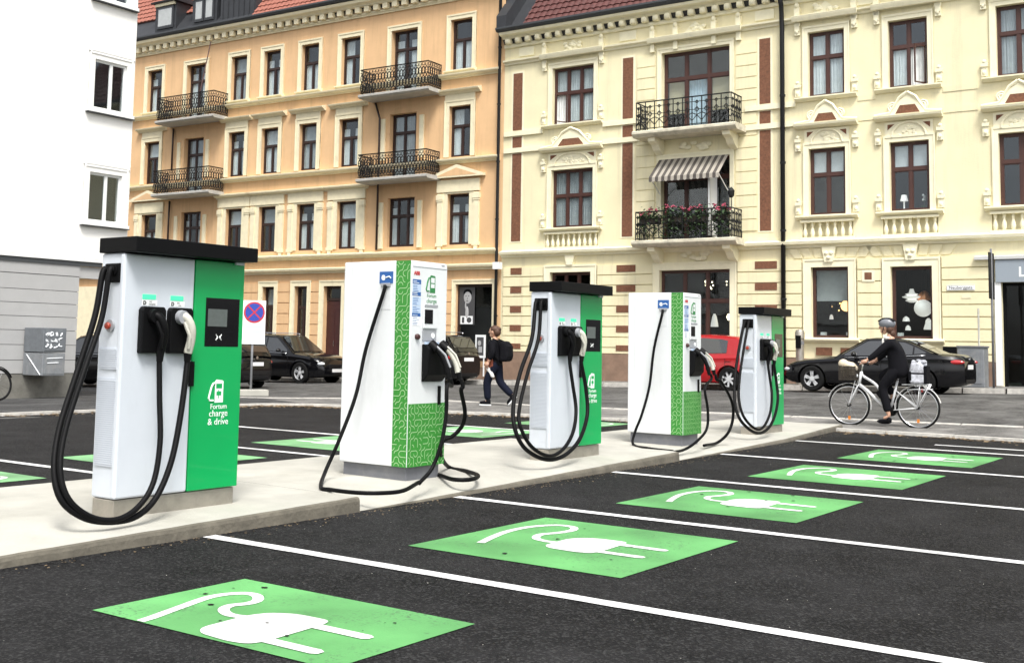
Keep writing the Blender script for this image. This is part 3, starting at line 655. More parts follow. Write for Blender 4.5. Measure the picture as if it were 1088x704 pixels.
wr = random.Random(11)
def sheetcloth(b, s0, s1, z0, z1, y, waves=.09, amp=.018):
    n = max(3, int((s1-s0)/.035)); P = []
    for i in range(n+1):
        s = s0+(s1-s0)*i/n; yy = y+amp*math.sin(i*.035/waves*6.28+s*3)
        P += [(s, yy, z0), (s, yy, z1)]
    b.add(P, [(2*i, 2*i+2, 2*i+3, 2*i+1) for i in range(n)])
def window(parent, s0, s1, z0, z1, rows, fm, dep=.17, fr=.065, name='window', pm='pane', curtain=None, bar=.055, open_pane=None, sb=.03):
    """rows: from the bottom, (height fraction, [column fractions])"""
    y0, y1 = -dep-.05, -dep
    b = MB(); b.box(s0, s0+fr, y0, y1, z0, z1); b.box(s1-fr, s1, y0, y1, z0, z1); b.box(s0+fr, s1-fr, y0, y1, z0, z0+fr); b.box(s0+fr, s1-fr, y0, y1, z1-fr, z1)
    panes = []; zi = z0+fr; Ht = z1-z0-2*fr; acc = 0
    for ri, (hf, cols) in enumerate(rows):
        za = zi+acc*Ht; acc += hf; zb = zi+acc*Ht
        if ri: b.box(s0+fr, s1-fr, y0-.004, y1+.012, za-bar*.6, za+bar*.6); za += bar*.6
        if ri < len(rows)-1: zb -= bar*.6
        ca = 0; Wd = s1-s0-2*fr
        for ci, cf in enumerate(cols):
            a = s0+fr+ca*Wd; ca += cf; c = s0+fr+ca*Wd
            if ci: b.box(a-bar/2, a+bar/2, y0-.002, y1+.006, za, zb); a += bar/2
            if ci < len(cols)-1: c -= bar/2
            panes.append((a, c, za, zb))
    w = b.build(name, fm, parent)
    for k, (a, c, za, zb) in enumerate(panes):
        q = MB(); yy = y1-.008
        q.box(a, a+sb, y0+.005, yy, za, zb); q.box(c-sb, c, y0+.005, yy, za, zb); q.box(a+sb, c-sb, y0+.005, yy, za, za+sb); q.box(a+sb, c-sb, y0+.005, yy, zb-sb, zb)
        if open_pane == k:
            M = Matrix.Translation((a, 0, 0)) @ Matrix.Rotation(R(62), 4, 'Z') @ Matrix.Translation((-a, 0, 0))
            q.v = [tuple(Vector((0, y1+.02, 0)) + (M @ (Vector(v)-Vector((0, y1, 0))))) for v in q.v]
            q.build('open_sash', fm, w); continue
        q.build('sash', fm, w)
        g = MB().box(a+sb-.004, c-sb+.004, y0+.018, y0+.023, za+sb-.004, zb-sb+.004); g.build('pane', pm, w)
    if curtain:
        Wd = s1-s0; yc = y0-.035
        q = MB(); cm = 'curtain'
        if curtain == 'sides':
            for a, c in ((s0+.03, s0+Wd*.36), (s1-Wd*.36, s1-.03)): sheetcloth(q, a, c, z0+.05, z1-.35, yc)
        elif curtain == 'full': sheetcloth(q, s0+.02, s1-.02, z0+.05, z1-.03, yc)
        elif curtain == 'low': sheetcloth(q, s0+.02, s1-.02, z0+.05, z0+(z1-z0)*.62, yc)
        elif curtain == 'left': sheetcloth(q, s1-Wd*.5, s1-.02, z0+.05, z1-.05, yc)
        elif curtain == 'right': sheetcloth(q, s0+.02, s0+Wd*.5, z0+.05, z1-.05, yc)
        elif curtain == 'roll': q.box(s0+.02, s1-.02, yc, yc+.004, z0+(z1-z0)*.62, z1-.02)
        elif curtain == 'rollgrey': q.box(s0+.02, s1-.02, yc, yc+.004, z0+(z1-z0)*.58, z1-.02); cm = 'curtain2'
        elif curtain == 'grey': sheetcloth(q, s0+.02, s1-.02, z0+.05, z1-.03, yc); cm = 'curtain2'
        q.build('curtain', cm, w)
    return w
def molding(parent, name, s0, s1, z, prof, m):        # prof: (y out, z) polygon, extruded along the wall
    return MB().prism([(y, z+h) for y, h in prof], s0, s1, lambda u, v, d: (d, u, v)).build(name, m, parent)
LEDGE = [(0,-.12),(.05,-.12),(.07,-.07),(.16,-.06),(.23,-.01),(.24,.04),(.02,.09),(0,.09)]
SILL = [(0,-.08),(.06,-.08),(.12,-.04),(.18,-.01),(.18,.03),(0,.06)]
def surround(parent, s0, s1, z0, z1, wd, out, m, name='window_surround', bottom=False):
    b = MB(); b.box(s0-wd, s0, .001, out, z0, z1+wd); b.box(s1, s1+wd, .001, out, z0, z1+wd); b.box(s0, s1, .001, out-.002, z1, z1+wd)
    b.box(s0-wd, s0-wd+.04, .002, out+.02, z0, z1+wd+.02); b.box(s1+wd-.04, s1+wd, .002, out+.02, z0, z1+wd+.02); b.box(s0-wd+.04, s1+wd-.04, .002, out+.018, z1+wd-.04, z1+wd+.02)
    if bottom: b.box(s0-wd, s1+wd, .001, out, z0-wd, z0)
    return b.build(name, m, parent)
def tiles(parent, name, s0, s1, yb, zb, slope, rows, m, pitch=.24, rowh=.34):
    b = MB(); cy, cz = -math.cos(slope), math.sin(slope); ny, nz = math.sin(slope), math.cos(slope); n = int((s1-s0)/pitch*6)
    for r in range(rows):
        P = []
        for i in range(n+1):
            s = s0+(s1-s0)*i/n; h = .035*abs(math.sin(i*math.pi/6))
            for q, lift in ((r*rowh-.03, .045), ((r+1)*rowh, .005)):
                P.append((s, yb+cy*q+ny*(h+lift), zb+cz*q+nz*(h+lift)))
            P.append((s, yb+cy*(r*rowh-.03), zb+cz*(r*rowh-.03)))
        b.add(P, [(3*i, 3*i+3, 3*i+4, 3*i+1) for i in range(n)]+[(3*i, 3*i+2, 3*i+5, 3*i+3) for i in range(n)])
    o = b.build(name, m, parent); o['kind'] = 'stuff'; return o
def roofplane(parent, s0, s1, yb, zb, slope, L, m):
    cy, cz = -math.cos(slope), math.sin(slope)
    return MB().add([(s0,yb,zb),(s1,yb,zb),(s1,yb+cy*L,zb+cz*L),(s0,yb+cy*L,zb+cz*L),(s0,yb-.3,zb-.4),(s1,yb-.3,zb-.4)], [(0,1,2,3),(0,4,5,1)]).build('roof', m, parent)
def railing(parent, s0, s1, out, z0, h, style, m):
    b = MB(); y = out; r = .013; k_ = 1.35 if style == 'gothic' else 1.3
    def run(p, q):
        p = Vector(p); q = Vector(q); L = (q-p).length; d = (q-p)/L
        up = Vector((0,0,1))
        for zz, rr in ((.06, .015), (h, .022), (h-.16 if style == 'gothic' else h*.86, .012)):
            b.tube([p+up*zz, q+up*zz], rr, 5)
        if style == 'gothic':
            n = max(2, int(round(L/.32)))
            for i in range(n+1):
                a = p+d*(L*i/n); b.tube([a+up*.0, a+up*h], .018, 5)
                if i < n:
                    mid = a+d*(L/n/2)
                    b.tube([mid+up*.06, mid+up*(h-.16)], .013, 4)
                    for hh, rr in ((.5, .075), (.73, .05)):
                        b.tube([mid+up*(hh+rr)*1.0, mid+d*rr+up*hh, mid+up*(hh-rr), mid-d*rr+up*hh, mid+up*(hh+rr)], .017, 4)
                    b.tube([a+up*.5, a+d*(L/n)+up*.5], .010, 4)
                    for sg in (0, 1):
                        e = a if sg == 0 else a+d*(L/n)
                        b.tube([e+up*.16, mid+up*.33], .014, 4); b.tube([e+up*.40, mid+up*.33], .014, 4)
                    b.lathe([(0, -.03), (.03, 0), (0, .03)], a+up*.5, 'Z', 6)
        else:
            n = max(3, int(round(L/.14)))
            for i in range(n):
                a = p+d*(L*i/n); e = p+d*(L*(i+1)/n); mid = (a+e)/2; w2 = L/n/2
                b.tube([a+up*.0, a+up*h], .010, 4)
                P = []
                for k in range(9):
                    t = k/8; P.append(mid+d*(w2*.95*math.sin(t*6.283))+up*(.1+(h*.86-.14)*t))
                b.tube(P, .019, 4)
                P = [mid+d*(-w2*.95*math.sin(k/8*6.283))+up*(.1+(h*.86-.14)*k/8) for k in range(9)]
                b.tube(P, .019, 4)
                for hh in (.3, .6):
                    b.tube([mid+d*(.05*math.cos(k*1.05))+up*(h*hh+.05*math.sin(k*1.05)) for k in range(7)], .009, 4)
                b.tube([a+up*(h*.86), mid+up*h, e+up*(h*.86)], .009, 4)
    run((s0, y, z0), (s1, y, z0)); run((s0, .02, z0), (s0, y, z0)); run((s1, .02, z0), (s1, y, z0))
    return b.build('railing', m, parent)

# ------------------------------------------------------------ orange building
ob = thing('orange_building', 'four-storey orange stucco apartment building with pale trim, iron balconies and dormers', 'building', (JX, JY, 0), math.pi/2+TO)
COLS = [(17.35, 18.27), (14.70, 15.85), (12.33, 13.23), (10.49, 11.40), (8.49, 9.39), (6.43, 7.37), (3.75, 4.97), (1.36, 2.29)]
ZT, ZM, ZL = (11.02, 12.9), (7.92, 9.75), (4.80, 6.6)
holes = []
for i, (a, c) in enumerate(COLS):
    dr = i in (1, 6)
    holes += [(a, c, 10.42 if dr else ZT[0], 12.86 if dr else ZT[1]), (a, c, 7.32 if dr else ZM[0], 9.72 if dr else ZM[1]), (a, c, ZL[0], ZL[1])]
GW = [(10.42, 11.05, 1.45, 3.42), (8.72, 9.36, 1.3, 3.42), (7.02, 7.9, -.2, 3.41), (4.1, 5.6, 1.2, 3.4), (.33, 1.85, .75, 3.4), (12.4, 13.4, 1.3, 3.42), (14.6, 15.8, 1.3, 3.42), (17.3, 18.3, 1.3, 3.42)]
wall(ob, 'wall', 0.0, 30, -1, 14.05, holes+GW, 'orange', .28)
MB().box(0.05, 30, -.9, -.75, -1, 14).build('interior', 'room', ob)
T = [(.62, [.5, .5]), (.38, [1])]
cs = ['sides', 'low', 'right', 'full', 'left', 'roll', 'grey', None, 'rollgrey', 'sides', 'low']
for i, (a, c) in enumerate(COLS):
    dr = i in (1, 6)
    for f, (z0, z1) in enumerate((ZT, ZM, ZL)):
        if dr and f < 2:
            z0 = (10.42, 7.32)[f]; z1 = (12.86, 9.72)[f]
            window(ob, a+.1, c-.02, z0, z1, [(.72, [.5, .5]), (.28, [.5, .5])], 'frameo', .2, name='balcony_door', curtain=['sides', 'grey'][f])
        elif dr: window(ob, a, c, z0, z1, [(.64, [.3, .4, .3]), (.36, [.3, .4, .3])], 'frameo', .16, curtain='sides')
        else:
            op = None
            window(ob, a, c, z0, z1, T, 'frameo', .16, curtain=cs[(i*3+f*5) % len(cs)], open_pane=None)
        if f == 0:
            surround(ob, a, c, z0, z1, .17, .05, 'otrim')
            if not dr: molding(ob, 'sill', a-.2, c+.2, z0-.02, SILL, 'otrim')
        elif f == 1 and not dr:
            surround(ob, a, c, z0, z1, .19, .05, 'otrim')
            b = MB().box(a-.17, c+.17, .003, .06, z1+.2, z1+.42); b.build('frieze', 'otrim', ob)
            molding(ob, 'hood', a-.42, c+.42, z1+.52, [(0,-.1),(.08,-.1),(.14,-.04),(.24,0),(.26,.05),(.02,.12),(0,.12)], 'otrim')
        else:
            for e0, e1 in ((a-.42, a-.2), (c+.2, c+.42)) if not dr else ((a-.36, a-.18), (c+.18, c+.36)):
                zb = z0-.05 if f == 2 else z0+.7
                b = MB(); b.box(e0, e1, .001, .07, zb, z1+.02 if not dr else z1-.15)
                if f == 2 and not dr:
                    b.box(e0-.03, e1+.03, .001, .1, z1-.2, z1-.02); b.box(e0-.02, e1+.02, .001, .09, z1-.26, z1-.22); b.box(e0-.03, e1+.03, .001, .09, zb, zb+.12); b.box(e0+.04, e1-.04, .0, .075, zb-.32, zb+.02)
                b.build('pilaster', 'otrim', ob)
            if f == 2 and not dr:
                MB().box(a-.2, a, .001, .04, z0, z1+.06).box(c, c+.2, .001, .04, z0, z1+.06).box(a, c, .001, .039, z1, z1+.06).build('window_surround', 'otrim', ob)
                MB().box(a-.44, c+.44, .001, .075, z1+.065, z1+.5).build('entablature', 'otrim', ob)
                if i in (0, 7):
                    mid = (a+c)/2; w2 = 1.12
                    MB().prism([(mid-w2, 7.17), (mid+w2, 7.17), (mid+w2, 7.25), (mid, 7.62), (mid-w2, 7.25)], .002, .2, lambda u, v, d: (u, d, v)).build('pediment', 'otrim', ob)
                    MB().prism([(mid-w2+.25, 7.22), (mid+w2-.25, 7.22), (mid, 7.5)], .19, .204, lambda u, v, d: (u, d, v)).build('tympanum', 'orange', ob)
                else: molding(ob, 'cornice', a-.55, c+.55, 7.14, LEDGE, 'otrim')
for z, nm in ((10.86, 'string_course'), (7.79, 'string_course'), (4.55, 'string_course')):
    molding(ob, nm, 0.13, 30, z, LEDGE, 'otrim')
molding(ob, 'shop_cornice', .13, 30, 4.02, [(0,-.12),(.07,-.12),(.1,-.06),(.22,-.02),(.24,.05),(.02,.1),(0,.1)], 'otrim')
molding(ob, 'eaves_frieze', .13, 30, 13.64, [(0,-.05),(.06,-.05),(.06,0),(.09,.02),(.09,.1),(0,.1)], 'otrim')
molding(ob, 'eaves_cornice', .13, 30, 13.95, [(0,-.02),(.25,-.02),(.3,.04),(.42,.1),(.46,.2),(0,.24)], 'otrim')
b = MB(); s = .2
while s < 30: b.box(s, s+.22, .08, .26, 13.72, 13.92); s += .44
b.build('dentils', 'otrim', ob, kind='stuff')
molding(ob, 'gutter', .1, 30, 14.2, [(.36,-.02),(.5,-.02),(.56,.06),(.56,.12),(.4,.12),(.36,.06)], 'gutter')
roofplane(ob, 0.02, 30, .35, 14.22, R(52), 7, 'slate'); tiles(ob, 'roof_tiles', .05, 11.9, .33, 14.3, R(52), 16, 'tile'); tiles(ob, 'roof_tiles', 13.3, 30, -.5, 15.35, R(52), 10, 'tile')
# ground floor courses, frames and openings
zc = [3.56, 3.18, 2.77, 2.36, 1.95, 1.54, 1.13, .72]
pier = [(0.16, .2), (2.02, 3.9), (5.8, 6.8), (8.12, 8.58), (9.62, 10.22), (11.3, 12.2), (13.6, 14.4), (16.0, 17.1), (18.5, 22)]
for a, c in pier[1:]:
    for k in range(len(zc)-1):
        MB().box(a, c, .001, .05, zc[k+1]+.03, zc[k]).build('stone_course', 'orange', ob)
MB().box(.05, 30, .001, .07, -1, .55).build('base_course', 'brownstone', ob)
for k, (a, c, z0, z1) in enumerate(GW):
    if k == 4: wd = .15
    else: wd = .2
    surround(ob, a, c, max(z0, .55), z1, wd, .05, 'otrim')
    if k == 2:
        d = MB().box(a, c, -.25, -.2, z0, 2.85).build('entrance_door', 'door', ob)
        q = MB()
        for u0, u1 in ((.08, .46), (.54, .92)):
            for v0, v1 in ((.12, .4), (.48, .9)): q.box(a+(c-a)*u0, a+(c-a)*u1, -.2, -.19, z0+3.05*v0, z0+3.05*v1)
        q.build('door_panel', 'door', d); MB().tube([(a+.48, -.17, 1.15), (a+.48, -.17, 1.35)], .015, 6).build('handle', 'chrome', d)
        window(ob, a, c, 2.87, z1, [(1, [1])], 'frameo', .18, name='transom_light')
    elif k in (3, 4): window(ob, a, c, z0, z1, [(1, [1])], 'frameo', .12, name='shop_window', pm='shop')
    else: window(ob, a, c, z0, z1, [(.62, [.5, .5]), (.38, [1])], 'frameo', .18, curtain='rollgrey' if k != 1 else None)
MB().box(-.12, .16, .14, .32, 3.88, 4.12).build('alarm_box', 'framew', ob)
c_ = MB().box(19.9, 30, .06, .09, .4, 3.55).build('corner_render', 'otrim', ob)
# iron balconies
def obalc(s0, s1, z, h, label):
    bl = MB().prism([(0,0),(.8,0),(.88,.05),(.88,.12),(.84,.14),(0,.14)], s0-.06, s1+.06, lambda u, v, d: (d, u, z+v)).build('balcony', 'slabgrey', ob)
    bl['label'] = label
    railing(bl, s0, s1, .83, z+.14, h-.14, 'curl', 'ironb')
    return bl
for s0, s1, z, h, l in ((13.35, 16.68, 10.27, 1.1, 'upper left iron balcony'), (13.45, 16.72, 7.18, 1.1, 'lower left iron balcony'), (2.68, 5.74, 10.24, 1.06, 'upper right iron balcony'), (2.68, 5.74, 7.12, 1.02, 'lower right iron balcony')): obalc(s0, s1, z, h, l)
def pipe(parent, pts, r, nm='downpipe', m='pipe'):
    o = MB().tube(pts, r, 9).build(nm, m, parent, smooth='all')
    q = MB()
    for p0, p1 in zip(pts[:-1], pts[1:]):
        L = abs(p1[2]-p0[2])
        if L > 1.5:
            k = 1
            while k*2 < L: z = p0[2]-k*2*(1 if p1[2] < p0[2] else -1); MB().lathe([(r*1.25, -.03), (r*1.25, .03)], (p0[0], p0[1]-.01, z), 'Z', 9).build('pipe_clip', m, o); k += 1
    return o
pipe(ob, [(.12, .5, 14.15), (.12, .16, 13.6), (.12, .14, 4.3), (.12, .16, .3)], .055)
pipe(ob, [(5.62, .05, 10.2), (5.35, .12, 9.6), (5.35, .12, 4.7)], .04, m='frameo'); pipe(ob, [(16.55, .05, 7.1), (16.5, .1, 6.6), (16.5, .1, 4.4)], .04, m='frameo'); pipe(ob, [(16.5, .05, 10.2), (16.45, .1, 9.7), (16.45, .1, 8.4)], .04, m='frameo')
MB().tube([(14.2, .3, 13.6), (14.05, .9, 11.4)], .022, 6).build('flagpole', 'door', ob)
# dormers of black sheet metal
def dormer(s0, s1, z0, z1, yb, npan):
    d = MB().box(s0, s1, yb-3, yb, z0, z1).build('dormer', 'slate', ob)
    MB().prism([(yb-3, z1), (yb+.18, z1), (yb+.2, z1+.06), (yb-.1, z1+.2), (yb-3, z1+.2)], s0-.12, s1+.12, lambda u, v, dd: (dd, u, v)).build('dormer_roof', 'slate', d)
    MB().box(s0+.05, s1-.05, yb+.001, yb+.1, z1-.14, z1-.01).build('dormer_fascia', 'otrim', d)
    a, c = s0+.12, s1-.12; wd = (c-a)/npan
    for k in range(npan):
        MB().box(a+k*wd+.02, a+(k+1)*wd-.02, yb+.002, yb+.05, z0+.22, z1-.16).build('window_frame', 'slate', d)
        MB().box(a+k*wd+.09, a+(k+1)*wd-.09, yb+.045, yb+.055, z0+.3, z1-.24).build('pane', 'carglass', d)
        sky_sheen = MB().box(a+k*wd+.12, a+(k+1)*wd-.12, yb+.0545, yb+.057, z0+.34, z1-.28); sky_sheen.build('blind', 'curtain2', d)  # pale sheet over the pane paints in the sky's reflection
dormer(16.55, 17.85, 14.4, 15.75, .12, 1); dormer(14.1, 15.55, 14.4, 15.75, .12, 2)
d = MB().box(11.9, 13.9, -3, .1, 14.38, 16.4).build('dormer_cheek', 'slate', ob); q = MB()
for k in range(7): q.box(11.95+k*.3, 11.98+k*.3, .1, .13, 14.5, 16.4)
q.build('standing_seam', 'slate', d)
# shop window poster (a generic monochrome portrait) and white framed board
pt = thing('portrait_poster', 'black and white portrait poster in the orange building shop window', 'poster', ob.matrix_basis @ Vector((1.55, -.1, 2.0)), math.pi/2+TO)
MB().box(-.42, .22, -.01, 0, -.0, 1.3).build('backing', 'poster', pt)
MB().ball((-.12, .0, .95), .16, .012, .22, 16, 10).build('face', 'postergrey', pt, smooth=True)
MB().ball((-.1, .0, .42), .07, .01, .22, 12, 8).ball((-.04, .0, .66), .03, .008, .12).build('hand', 'postergrey', pt, smooth=True); MB().ball((-.17, .011, .99), .035, .004, .014).ball((-.06, .011, .99), .035, .004, .014).ball((-.115, .012, .83), .04, .004, .014).ball((-.115, .012, .91), .012, .004, .035).build('face_marks', 'poster', pt, smooth=True); MB().ball((-.12, -.002, 1.1), .19, .008, .14, 14, 8).build('poster_hair', 'black', pt, smooth=True)
MB().box(-.35, .16, .0, .004, .02, .3).build('caption_band', 'signwhite', pt); q = MB(); q.ball((-.2, .004, .16), .1, .004, .1, 12, 6); q.box(0, .1, .004, .006, .06, .26); q.build('caption_picture', 'poster', pt, smooth=True)
wb_ = thing('framed_board', 'white framed notice board standing in front of the shop window beside the pedestrian', 'board', ob.matrix_basis @ Vector((.62, .25, .75)), math.pi/2+TO)
MB().box(-.2, .2, 0, .04, .12, .9).build('frame', 'signwhite', wb_); MB().box(-.14, .14, .04, .045, .2, .82).build('picture', 'poster', wb_); MB().box(-.16, -.12, 0, .03, -.5, .12).box(.12, .16, 0, .03, -.5, .12).build('leg', 'signwhite', wb_)
q = MB(); q.box(-.08, .06, .045, .048, .3, .5); q.ball((.03, .045, .62), .07, .004, .09); q.build('picture_print', 'postergrey', wb_)

# ------------------------------------------------------------ yellow building
yb = thing('yellow_building', 'cream yellow stucco apartment building with brown panels, balconies and red tiled roof', 'building', (JX, JY, 0), math.pi/2+TY)
CW = [(-3.53, -1.95), (-8.25, -5.97), (-11.73, -10.67), (-14.02, -12.96), (-16.85, -15.78)]
YT, YM = (8.68, 10.62), (5.2, 7.16)
H = []
for i, (a, c) in enumerate(CW):
    H += [(a, c, 8.02 if i == 1 else YT[0], YT[1]), (a, c, 4.58 if i == 1 else YM[0], 7.2 if i == 1 else YM[1])]
for i, (a, c) in enumerate(CW):
    if i != 1: H.append((a-.2, c+.2, 4.57, 5.01))
YG = [(-3.5, -1.96, 1.2, 3.74), (-8.26, -5.94, 1.05, 3.72), (-11.79, -10.72, 1.68, 3.71), (-14.05, -12.95, 1.68, 3.68), (-17.4, -15.78, .3, 3.2)]
wall(yb, 'wall', -24, 0.0, -1, 12.0, H+YG, 'cream', .3)
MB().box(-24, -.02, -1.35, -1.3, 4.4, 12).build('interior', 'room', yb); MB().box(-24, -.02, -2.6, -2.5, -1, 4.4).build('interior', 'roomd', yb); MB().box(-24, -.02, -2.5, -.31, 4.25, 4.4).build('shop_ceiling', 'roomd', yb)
X2 = [(.62, [.5, .5]), (.38, [.5, .5])]; X3 = [(.56, [.33, .34, .33]), (.44, [.33, .34, .33])]
ycur = ['full', 'grey', None, None, 'full', 'roll', 'low', 'roll', 'grey', 'right']
for i, (a, c) in enumerate(CW):
    mid = (a+c)/2
    if i == 1:
        window(yb, a, c, 8.02, YT[1], [(.68, [.32, .36, .32]), (.32, [.32, .36, .32])], 'frame', .2, name='balcony_door', fr=.08, bar=.08)
        MB().box(a+.1, a+.72, -.36, -.355, 8.7, 9.75).build('blind', 'blind', yb); MB().box(c-.72, c-.1, -.36, -.355, 8.7, 9.75).build('blind', 'blind', yb); q = MB(); sheetcloth(q, mid-.36, mid+.36, 8.3, 9.75, -.36); q.build('curtain', 'bluecloth', yb)
        window(yb, a, c, 4.58, 7.2, [(.78, [.32, .36, .32]), (.22, [.32, .36, .32])], 'frame', .2, name='balcony_door', fr=.08, bar=.08)
        MB().box(mid-.68, mid-.62, -.1, .45, 4.7, 6.75).box(mid-.68, mid-.62, .4, .45, 4.7, 6.75).build('open_door_leaf', 'framew', yb)
        surround(yb, a, c, 8.02, YT[1], .14, .035, 'creamtrim'); surround(yb, a, c, 4.58, 7.2, .14, .035, 'creamtrim')
    else:
        rows = X3 if i == 0 else X2
        window(yb, a, c, *YT, rows, 'frame', .14, fr=.07, bar=.07, curtain=ycur[i*2], open_pane=(2 if i == 0 else (0 if i == 3 else None)))
        window(yb, a, c, *YM, rows, 'frame', .14, fr=.07, bar=.07, curtain=ycur[i*2+1])
        for z0, z1 in (YT, YM):
            surround(yb, a, c, z0, z1, .16, .035, 'creamtrim')
            molding(yb, 'sill', a-.36, c+.36, z0-.03, SILL, 'creamtrim')
            for e in (a-.3, c+.3):
                for zz in (z0+.05, z1-.05):
                    q = MB(); q.box(e-.075, e+.075, .001, .07, zz, zz+.34); q.box(e-.09, e+.09, .001, .1, zz+.26, zz+.36); q.ball((e, .07, zz+.1), .05, .04, .07, 8, 6); q.ball((e, .07, zz+.40), .06, .05, .06, 8, 6)
                    q.build('console', 'creamtrim', yb, smooth=True)
        # scrolled pediment with a brown tympanum above the lower window, arched relief under it
        w2 = (c-a)/2
        def strip(pts, out, m, nm, closed=True): return MB().prism([(mid+u, z) for u, z in pts], .002, out, lambda u, v, d: (u, d, v)).build(nm, m, yb)
        k = w2+.38
        strip([(-k, 7.83), (k, 7.83), (k, 7.9), (w2*.9, 7.95), (w2*.62, 8.16), (w2*.45, 8.3), (w2*.34, 8.34), (0, 8.48), (-w2*.34, 8.34), (-w2*.45, 8.3), (-w2*.62, 8.16), (-w2*.9, 7.95), (-k, 7.9)], .13, 'creamtrim', 'pediment')
        strip([(-w2*.62, 7.93), (w2*.62, 7.93), (w2*.38, 8.16), (-w2*.38, 8.16)], .137, 'brick', 'tympanum')
        molding(yb, 'pediment_ledge', mid-k, mid+k, 7.83, [(0,-.07),(.1,-.07),(.24,-.01),(.26,.05),(0,.07)], 'creamtrim')
        q = MB()
        for sg in (-1, 1):
            for r0 in (.12, .06): q.tube([(mid+sg*(w2*.78)+r0*math.cos(a_*.785), .1, 8.13+r0*math.sin(a_*.785)) for a_ in range(9)], .035, 6)
            q.tube([(mid+sg*k, .1, 7.92), (mid+sg*w2*.9, .1, 7.97), (mid+sg*w2*.6, .1, 8.2), (mid+sg*w2*.4, .13, 8.38), (mid, .13, 8.52)], .05, 6)
        q.build('scroll', 'creamtrim', yb, smooth=True)
        MB().box(mid-w2-.12, mid+w2+.12, .001, .03, 7.3, 7.72).build('relief_panel', 'creamtrim', yb)
        for sg in (-1, 1): strip([(sg*(w2+.04), 7.66), (sg*(w2+.04), 7.5), (sg*(w2*.72), 7.66)], .037, 'brick', 'spandrel')
        q = MB(); N = 12; P = []
        q.tube([(mid+w2*.86*math.cos(math.pi*j/N), .04, 7.3+.4*math.sin(math.pi*j/N)) for j in range(N+1)], .035, 6)
        rr = random.Random(i)
        for j in range(26):
            a_ = rr.uniform(.15, math.pi-.15); f_ = rr.uniform(.1, .75); q.ball((mid+w2*.8*f_*math.cos(a_), .03, 7.3+.36*f_*math.sin(a_)), .06, .03, .045, 6, 4)
        q.build('arched_relief', 'creamtrim', yb, smooth=True)
        # blind balustrade under the lower window
        bl = MB().box(mid-w2-.22, mid+w2+.22, -.2, -.15, 4.52, 5.06).build('balustrade', 'creamtrim', yb)
        MB().box(mid-w2-.24, mid+w2+.24, .001, .1, 4.5, 4.575).box(mid-w2-.24, mid+w2+.24, .001, .1, 5.005, 5.07).build('balustrade_rail', 'creamtrim', bl)
        n = int(round((2*w2+.4)/.2)); 
        pr = [(.035, 0), (.055, .05), (.07, .13), (.05, .23), (.03, .3), (.045, .36), (.05, .44)]
        for j in range(n):
            MB().lathe(pr, (mid-w2-.12+(2*w2+.24)*j/(n-1), .0, 4.57), 'Z', 8).build('baluster', 'creamtrim', bl, smooth='all')
# bands, brown strips, rustication beside the balcony bay
for a, c in ((-.75, -.38), (-4.97, -4.60), (-9.53, -9.19)):
    for z0, z1 in ((4.83, 7.84), (8.03, 8.42), (8.64, 10.63)): MB().box(a, c, .001, .02, z0, z1).build('brick_panel', 'brick', yb)
    MB().box(a-.06, c+.06, .001, .012, 4.78, 10.7).build('panel_frame', 'creamtrim', yb)
for z0 in (8.45, 7.87):
    for a, c in ((-1.6, -.05), (-5.35, -3.9), (-10.3, -8.75)): MB().box(a, c, .003, .07, z0, z0+.16).build('band', 'creamtrim', yb)
    for a, c in ((-12.6, -12.1), (-15.3, -14.4)): MB().box(a, c, .003, .018, z0-.02, z0+.14).build('band', 'cream', yb)
for a, c in ((-5.75, -5.12), (-9.1, -8.45)):
    z = 4.85
    while z < 10.5:
        MB().box(a, c, .001, .03, z, z+.33).build('stone_course', 'cream', yb); z += .36
molding(yb, 'string_course', -24, -.02, 4.4, [(0,-.12),(.06,-.12),(.09,-.06),(.2,-.02),(.22,.06),(.02,.12),(0,.12)], 'creamtrim')
molding(yb, 'architrave', -24, -.02, 11.03, [(0,-.08),(.05,-.08),(.07,-.02),(.16,.02),(.17,.07),(0,.1)], 'creamtrim')
for i, (a, c) in enumerate(CW): molding(yb, 'window_hood', a-.42, c+.42, 11.04, [(.15,-.1),(.2,-.09),(.24,.0),(.26,.06),(.15,.1)], 'creamtrim')
for a, c in CW:
    for e in (a-.3, c+.3) + ((a+.5, c-.5) if c-a > 2 else ()):
        q = MB(); q.box(e-.08, e+.08, .001, .12, 11.12, 11.4); q.ball((e, .1, 11.45), .08, .07, .09, 8, 6); q.build('frieze_console', 'creamtrim', yb, smooth=True); MB().box(e-.07, e+.07, .001, .1, 10.68, 10.94).build('console', 'creamtrim', yb)
    mid = (a+c)/2; q = MB()
    for j in range(9): q.ball((mid+wr.uniform(-.3, .3), .04, 11.2+wr.uniform(0, .2)), .1, .05, .07, 7, 5)
    q.prism([(mid-.42, 11.12), (mid+.42, 11.12), (mid, 11.5)], .001, .05, lambda u, v, d: (u, d, v)); q.build('frieze_ornament', 'creamtrim', yb, smooth=True)
for a in (-.9, -4.78, -9.36, -12.35): MB().box(a-.3, a+.3, .001, .04, 11.2, 11.5).build('frieze_panel', 'creamtrim', yb)
b = MB(); s = -.15
while s > -24: b.box(s-.2, s, .02, .24, 11.66, 11.84); b.ball((s-.1, .25, 11.74), .1, .07, .1, 8, 6); s -= .40
b.build('modillions', 'creamtrim', yb, kind='stuff', smooth=True)
molding(yb, 'eaves_cornice', -24, -.02, 11.86, [(0,-.02),(.2,-.02),(.25,.04),(.42,.08),(.46,.16),(0,.2)], 'creamtrim'); molding(yb, 'dentil_band', -24, -.02, 11.6, [(0,-.05),(.07,-.05),(.09,0),(.09,.06),(0,.06)], 'creamtrim')
